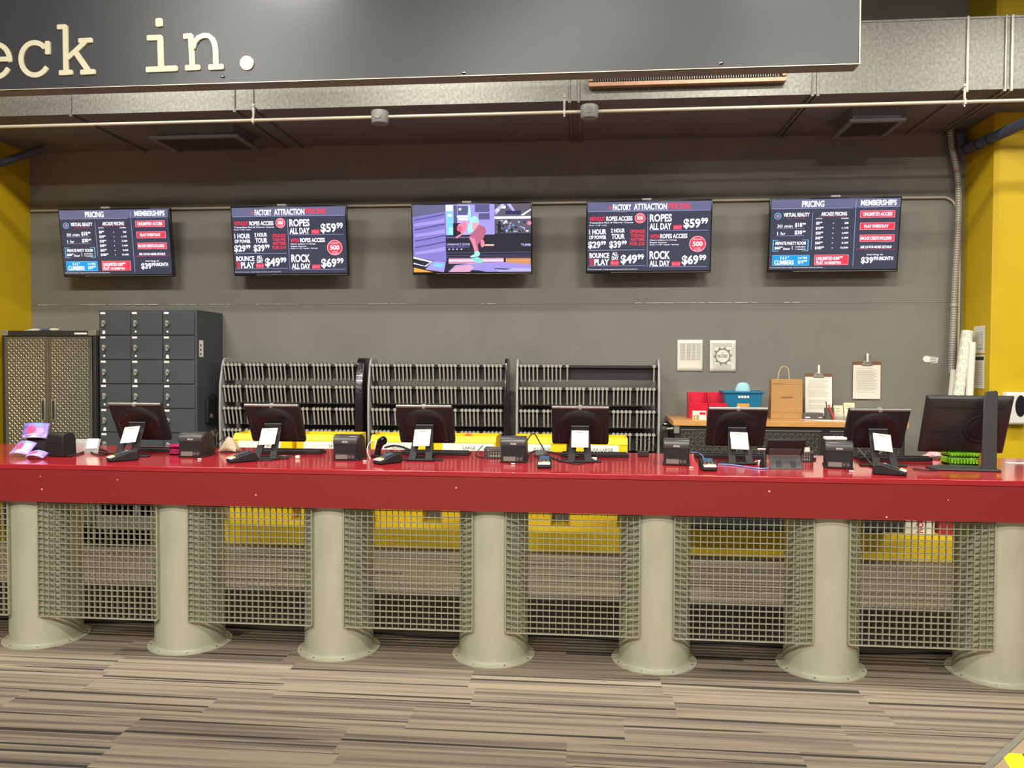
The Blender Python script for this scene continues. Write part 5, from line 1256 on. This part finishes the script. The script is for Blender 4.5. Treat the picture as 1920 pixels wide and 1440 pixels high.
cable([(694, 862), (687, 852, .02), (692, 843, .05), (706, 842, .05), (716, 850, .02)], M_whitep, .0028, 'white cable looping over the third payment terminal')
cable([(722, 847, .02), (740, 842, .02), (760, 845, .01), (775, 849), (800, 851), (815, 856)], M_rubber, .007, 'thick black cables bunched left of the third monitor stand')
cable([(725, 850), (745, 849), (765, 854), (785, 858), (805, 858)], M_rubber, .005, 'black cable lying in front of the bunch by the third monitor')
cable([(905, 845, .03), (890, 853), (898, 859), (915, 860), (935, 860)], M_rubber, .003, 'thin black cable looping around the grey lattice basket')
cable([(985, 850, .06), (1000, 835, .10), (1012, 842, .04), (1025, 854), (1040, 862), (1058, 868), (1078, 868), (1090, 862)], M_rubber, .0045, 'black cable curving from the middle printer to the fourth monitor stand')
cable([(988, 858), (1000, 850, .01), (1020, 848), (1045, 852), (1065, 858), (1085, 857)], M_rubber, .006, 'thicker black cable behind the fourth payment terminal')
cable([(1066, 868), (1080, 872), (1098, 869), (1105, 864), (1090, 862)], M_rubber, .004, 'black cable coil at the foot of the fourth monitor')
x, y = G(1113, 864, ZT); o = MB().box(-.012, .02, -.01, .012, 0, .02).build('cable_adapter', M_whitep, None, .003); o.location = (x, y, ZC0); tag(o, 'small white adapter right of the fourth monitor stand', 'adapter')
cable([(1296, 852, .01), (1308, 856, .02), (1318, 864, .03), (1322, 872)], M_bluecable, .0035, 'short blue cable left of the fifth payment terminal')
cable([(1346, 872), (1365, 872), (1395, 876), (1425, 881), (1450, 878), (1470, 872)], M_bluecable, .0035, 'long blue cable curving along the counter below the fifth monitor')
cable([(1375, 872), (1390, 866), (1400, 858, .02), (1392, 850, .04), (1384, 856, .02), (1398, 868)], M_rubber, .004, 'black cable tangle inside the stand of the fifth monitor')
x, y = G(1427, 874, ZT); o = MB().box(-.016, .016, -.01, .014, 0, .034).build('wall_plug', M_whitep, None, .004); o.location = (x, y, ZC0); tag(o, 'white power plug standing left of the tablet stand', 'plug')
cable([(1415, 868), (1420, 866, .005), (1426, 869, .01)], M_whitep, .003, 'short white cable into the plug by the tablet stand')
x, y = G(1432, 853, ZT); o = MB().cyl((-.04, 0, .006), (.045, 0, .006), .006, n=10).build('white_pen', M_whitep, None); o.location = (x, y, ZC0+.03); tag(o, 'white pen lying on the keyboard behind the fifth monitor', 'pen')
cable([(1600, 848, .06), (1612, 858, .04), (1628, 868, .01), (1644, 880)], M_basket, .0045, 'grey cable running to the rightmost payment terminal')
cable([(1635, 866, .01), (1650, 860, .03), (1662, 848, .06)], M_brushed, .003, 'thin pale cable left of the rightmost stand card')
cable([(1712, 880), (1740, 884), (1765, 882), (1785, 874), (1795, 862, .02), (1800, 848, .08)], M_rubber, .004, 'black cable curving under the big monitor')
for k, (px, py) in enumerate(((370, 861), (680, 865), (958, 870), (1292, 877), (1592, 884))):
    d_ = ('second', 'third', 'middle', 'fourth', 'rightmost')[k]
    cable([(px-12, py-8, .02), (px-6, py-3, .01), (px, py)], M_rubber, .003, 'short black lead hanging from the ports of the %s printer' % ('first EPSON' if 0 else ['leftmost receipt', 'square upright receipt', 'middle receipt', 'receipt', 'rightmost receipt'][k]) + (' left of the bench' if k == 3 else ''))
    x, y = G(px+4, py+1, ZT); o = MB().box(-.012, .012, -.004, .004, 0, .007).build('white_plug', M_whitep, None, .002, 1); o.location = (x, y, ZC0)
    tag(o, 'tiny white plug lying below the %s printer' % ['leftmost receipt', 'square upright receipt', 'middle receipt', 'left of bench receipt', 'rightmost receipt'][k], 'plug')

# things under the bench and behind the gratings on the right
YU = 2.56
x0, z1 = U(1697, 983, YU); x1, z0 = U(1752, 1011, YU)
e = empty('white_box', ((x0+x1)/2, YU, ZPL+.001), 'white carton with red sideways lettering on the curb, seen through the right grating', 'box')
hb = .16; hw = (x1-x0)/2; MB().box(-hw, hw, 0, .14, 0, hb).build('carton', M_white, e, .002); mb = MB(); text_into(mb, 'NOIL', lambda u, v: Vector((-.03+.06*u, -.001, .01+.14*v)), .02, rot=True); mb.build('lettering', M_redp, e)
x0 = U(1762, 1000, YU)[0]; x1 = U(1790, 1000, YU)[0]
o = MB().box(0, x1-x0, 0, .14, 0, .14).build('red_carton', mat('carton_red', s(170, 40, 46), .5), None, .004); o.location = (x0, YU, ZPL+.001); tag(o, 'dark red carton right of the white one on the curb', 'box')
x0 = U(1660, 1000, YU)[0]; rr = random.Random(1)
o = MB().lathe([(.001, 0), (.07, 0), (.095, .05), (.08, .12), (.03, .15), (.001, .15)], 18).build('black_bag', M_blackbag, None, smooth=True); o.location = (x0+.05, YU+.11, ZPL+.001); tag(o, 'crumpled black bag left of the white carton on the curb', 'bag')
# black cables drooping under the counter
for k, (px, py, r) in enumerate(((995, 975, .045), (1012, 968, .06), (540, 975, .05), (770, 962, .05))):
    x, z = U(px, py, .8); mb = MB(); pts = []
    for j in range(3):
        for i in range(9): a = PI+PI*i/8; pts.append((x+(r+.008*j)*math.cos(a)*(1 if j % 2 == 0 else -1), .8+.01*j, ZB+.14+(r*1.9)*math.sin(a)-.02*j*.3))
    o = mb.tube(pts, .004, 6, 1).build('hanging_cable', M_rubber, None, smooth=True); tag(o, 'coil of black cable hanging under the counter, '+('left coil right of the middle pillar', 'right coil right of the middle pillar', 'behind the grating below the leftmost rack', 'left of the middle pillar')[k], 'cable', None)
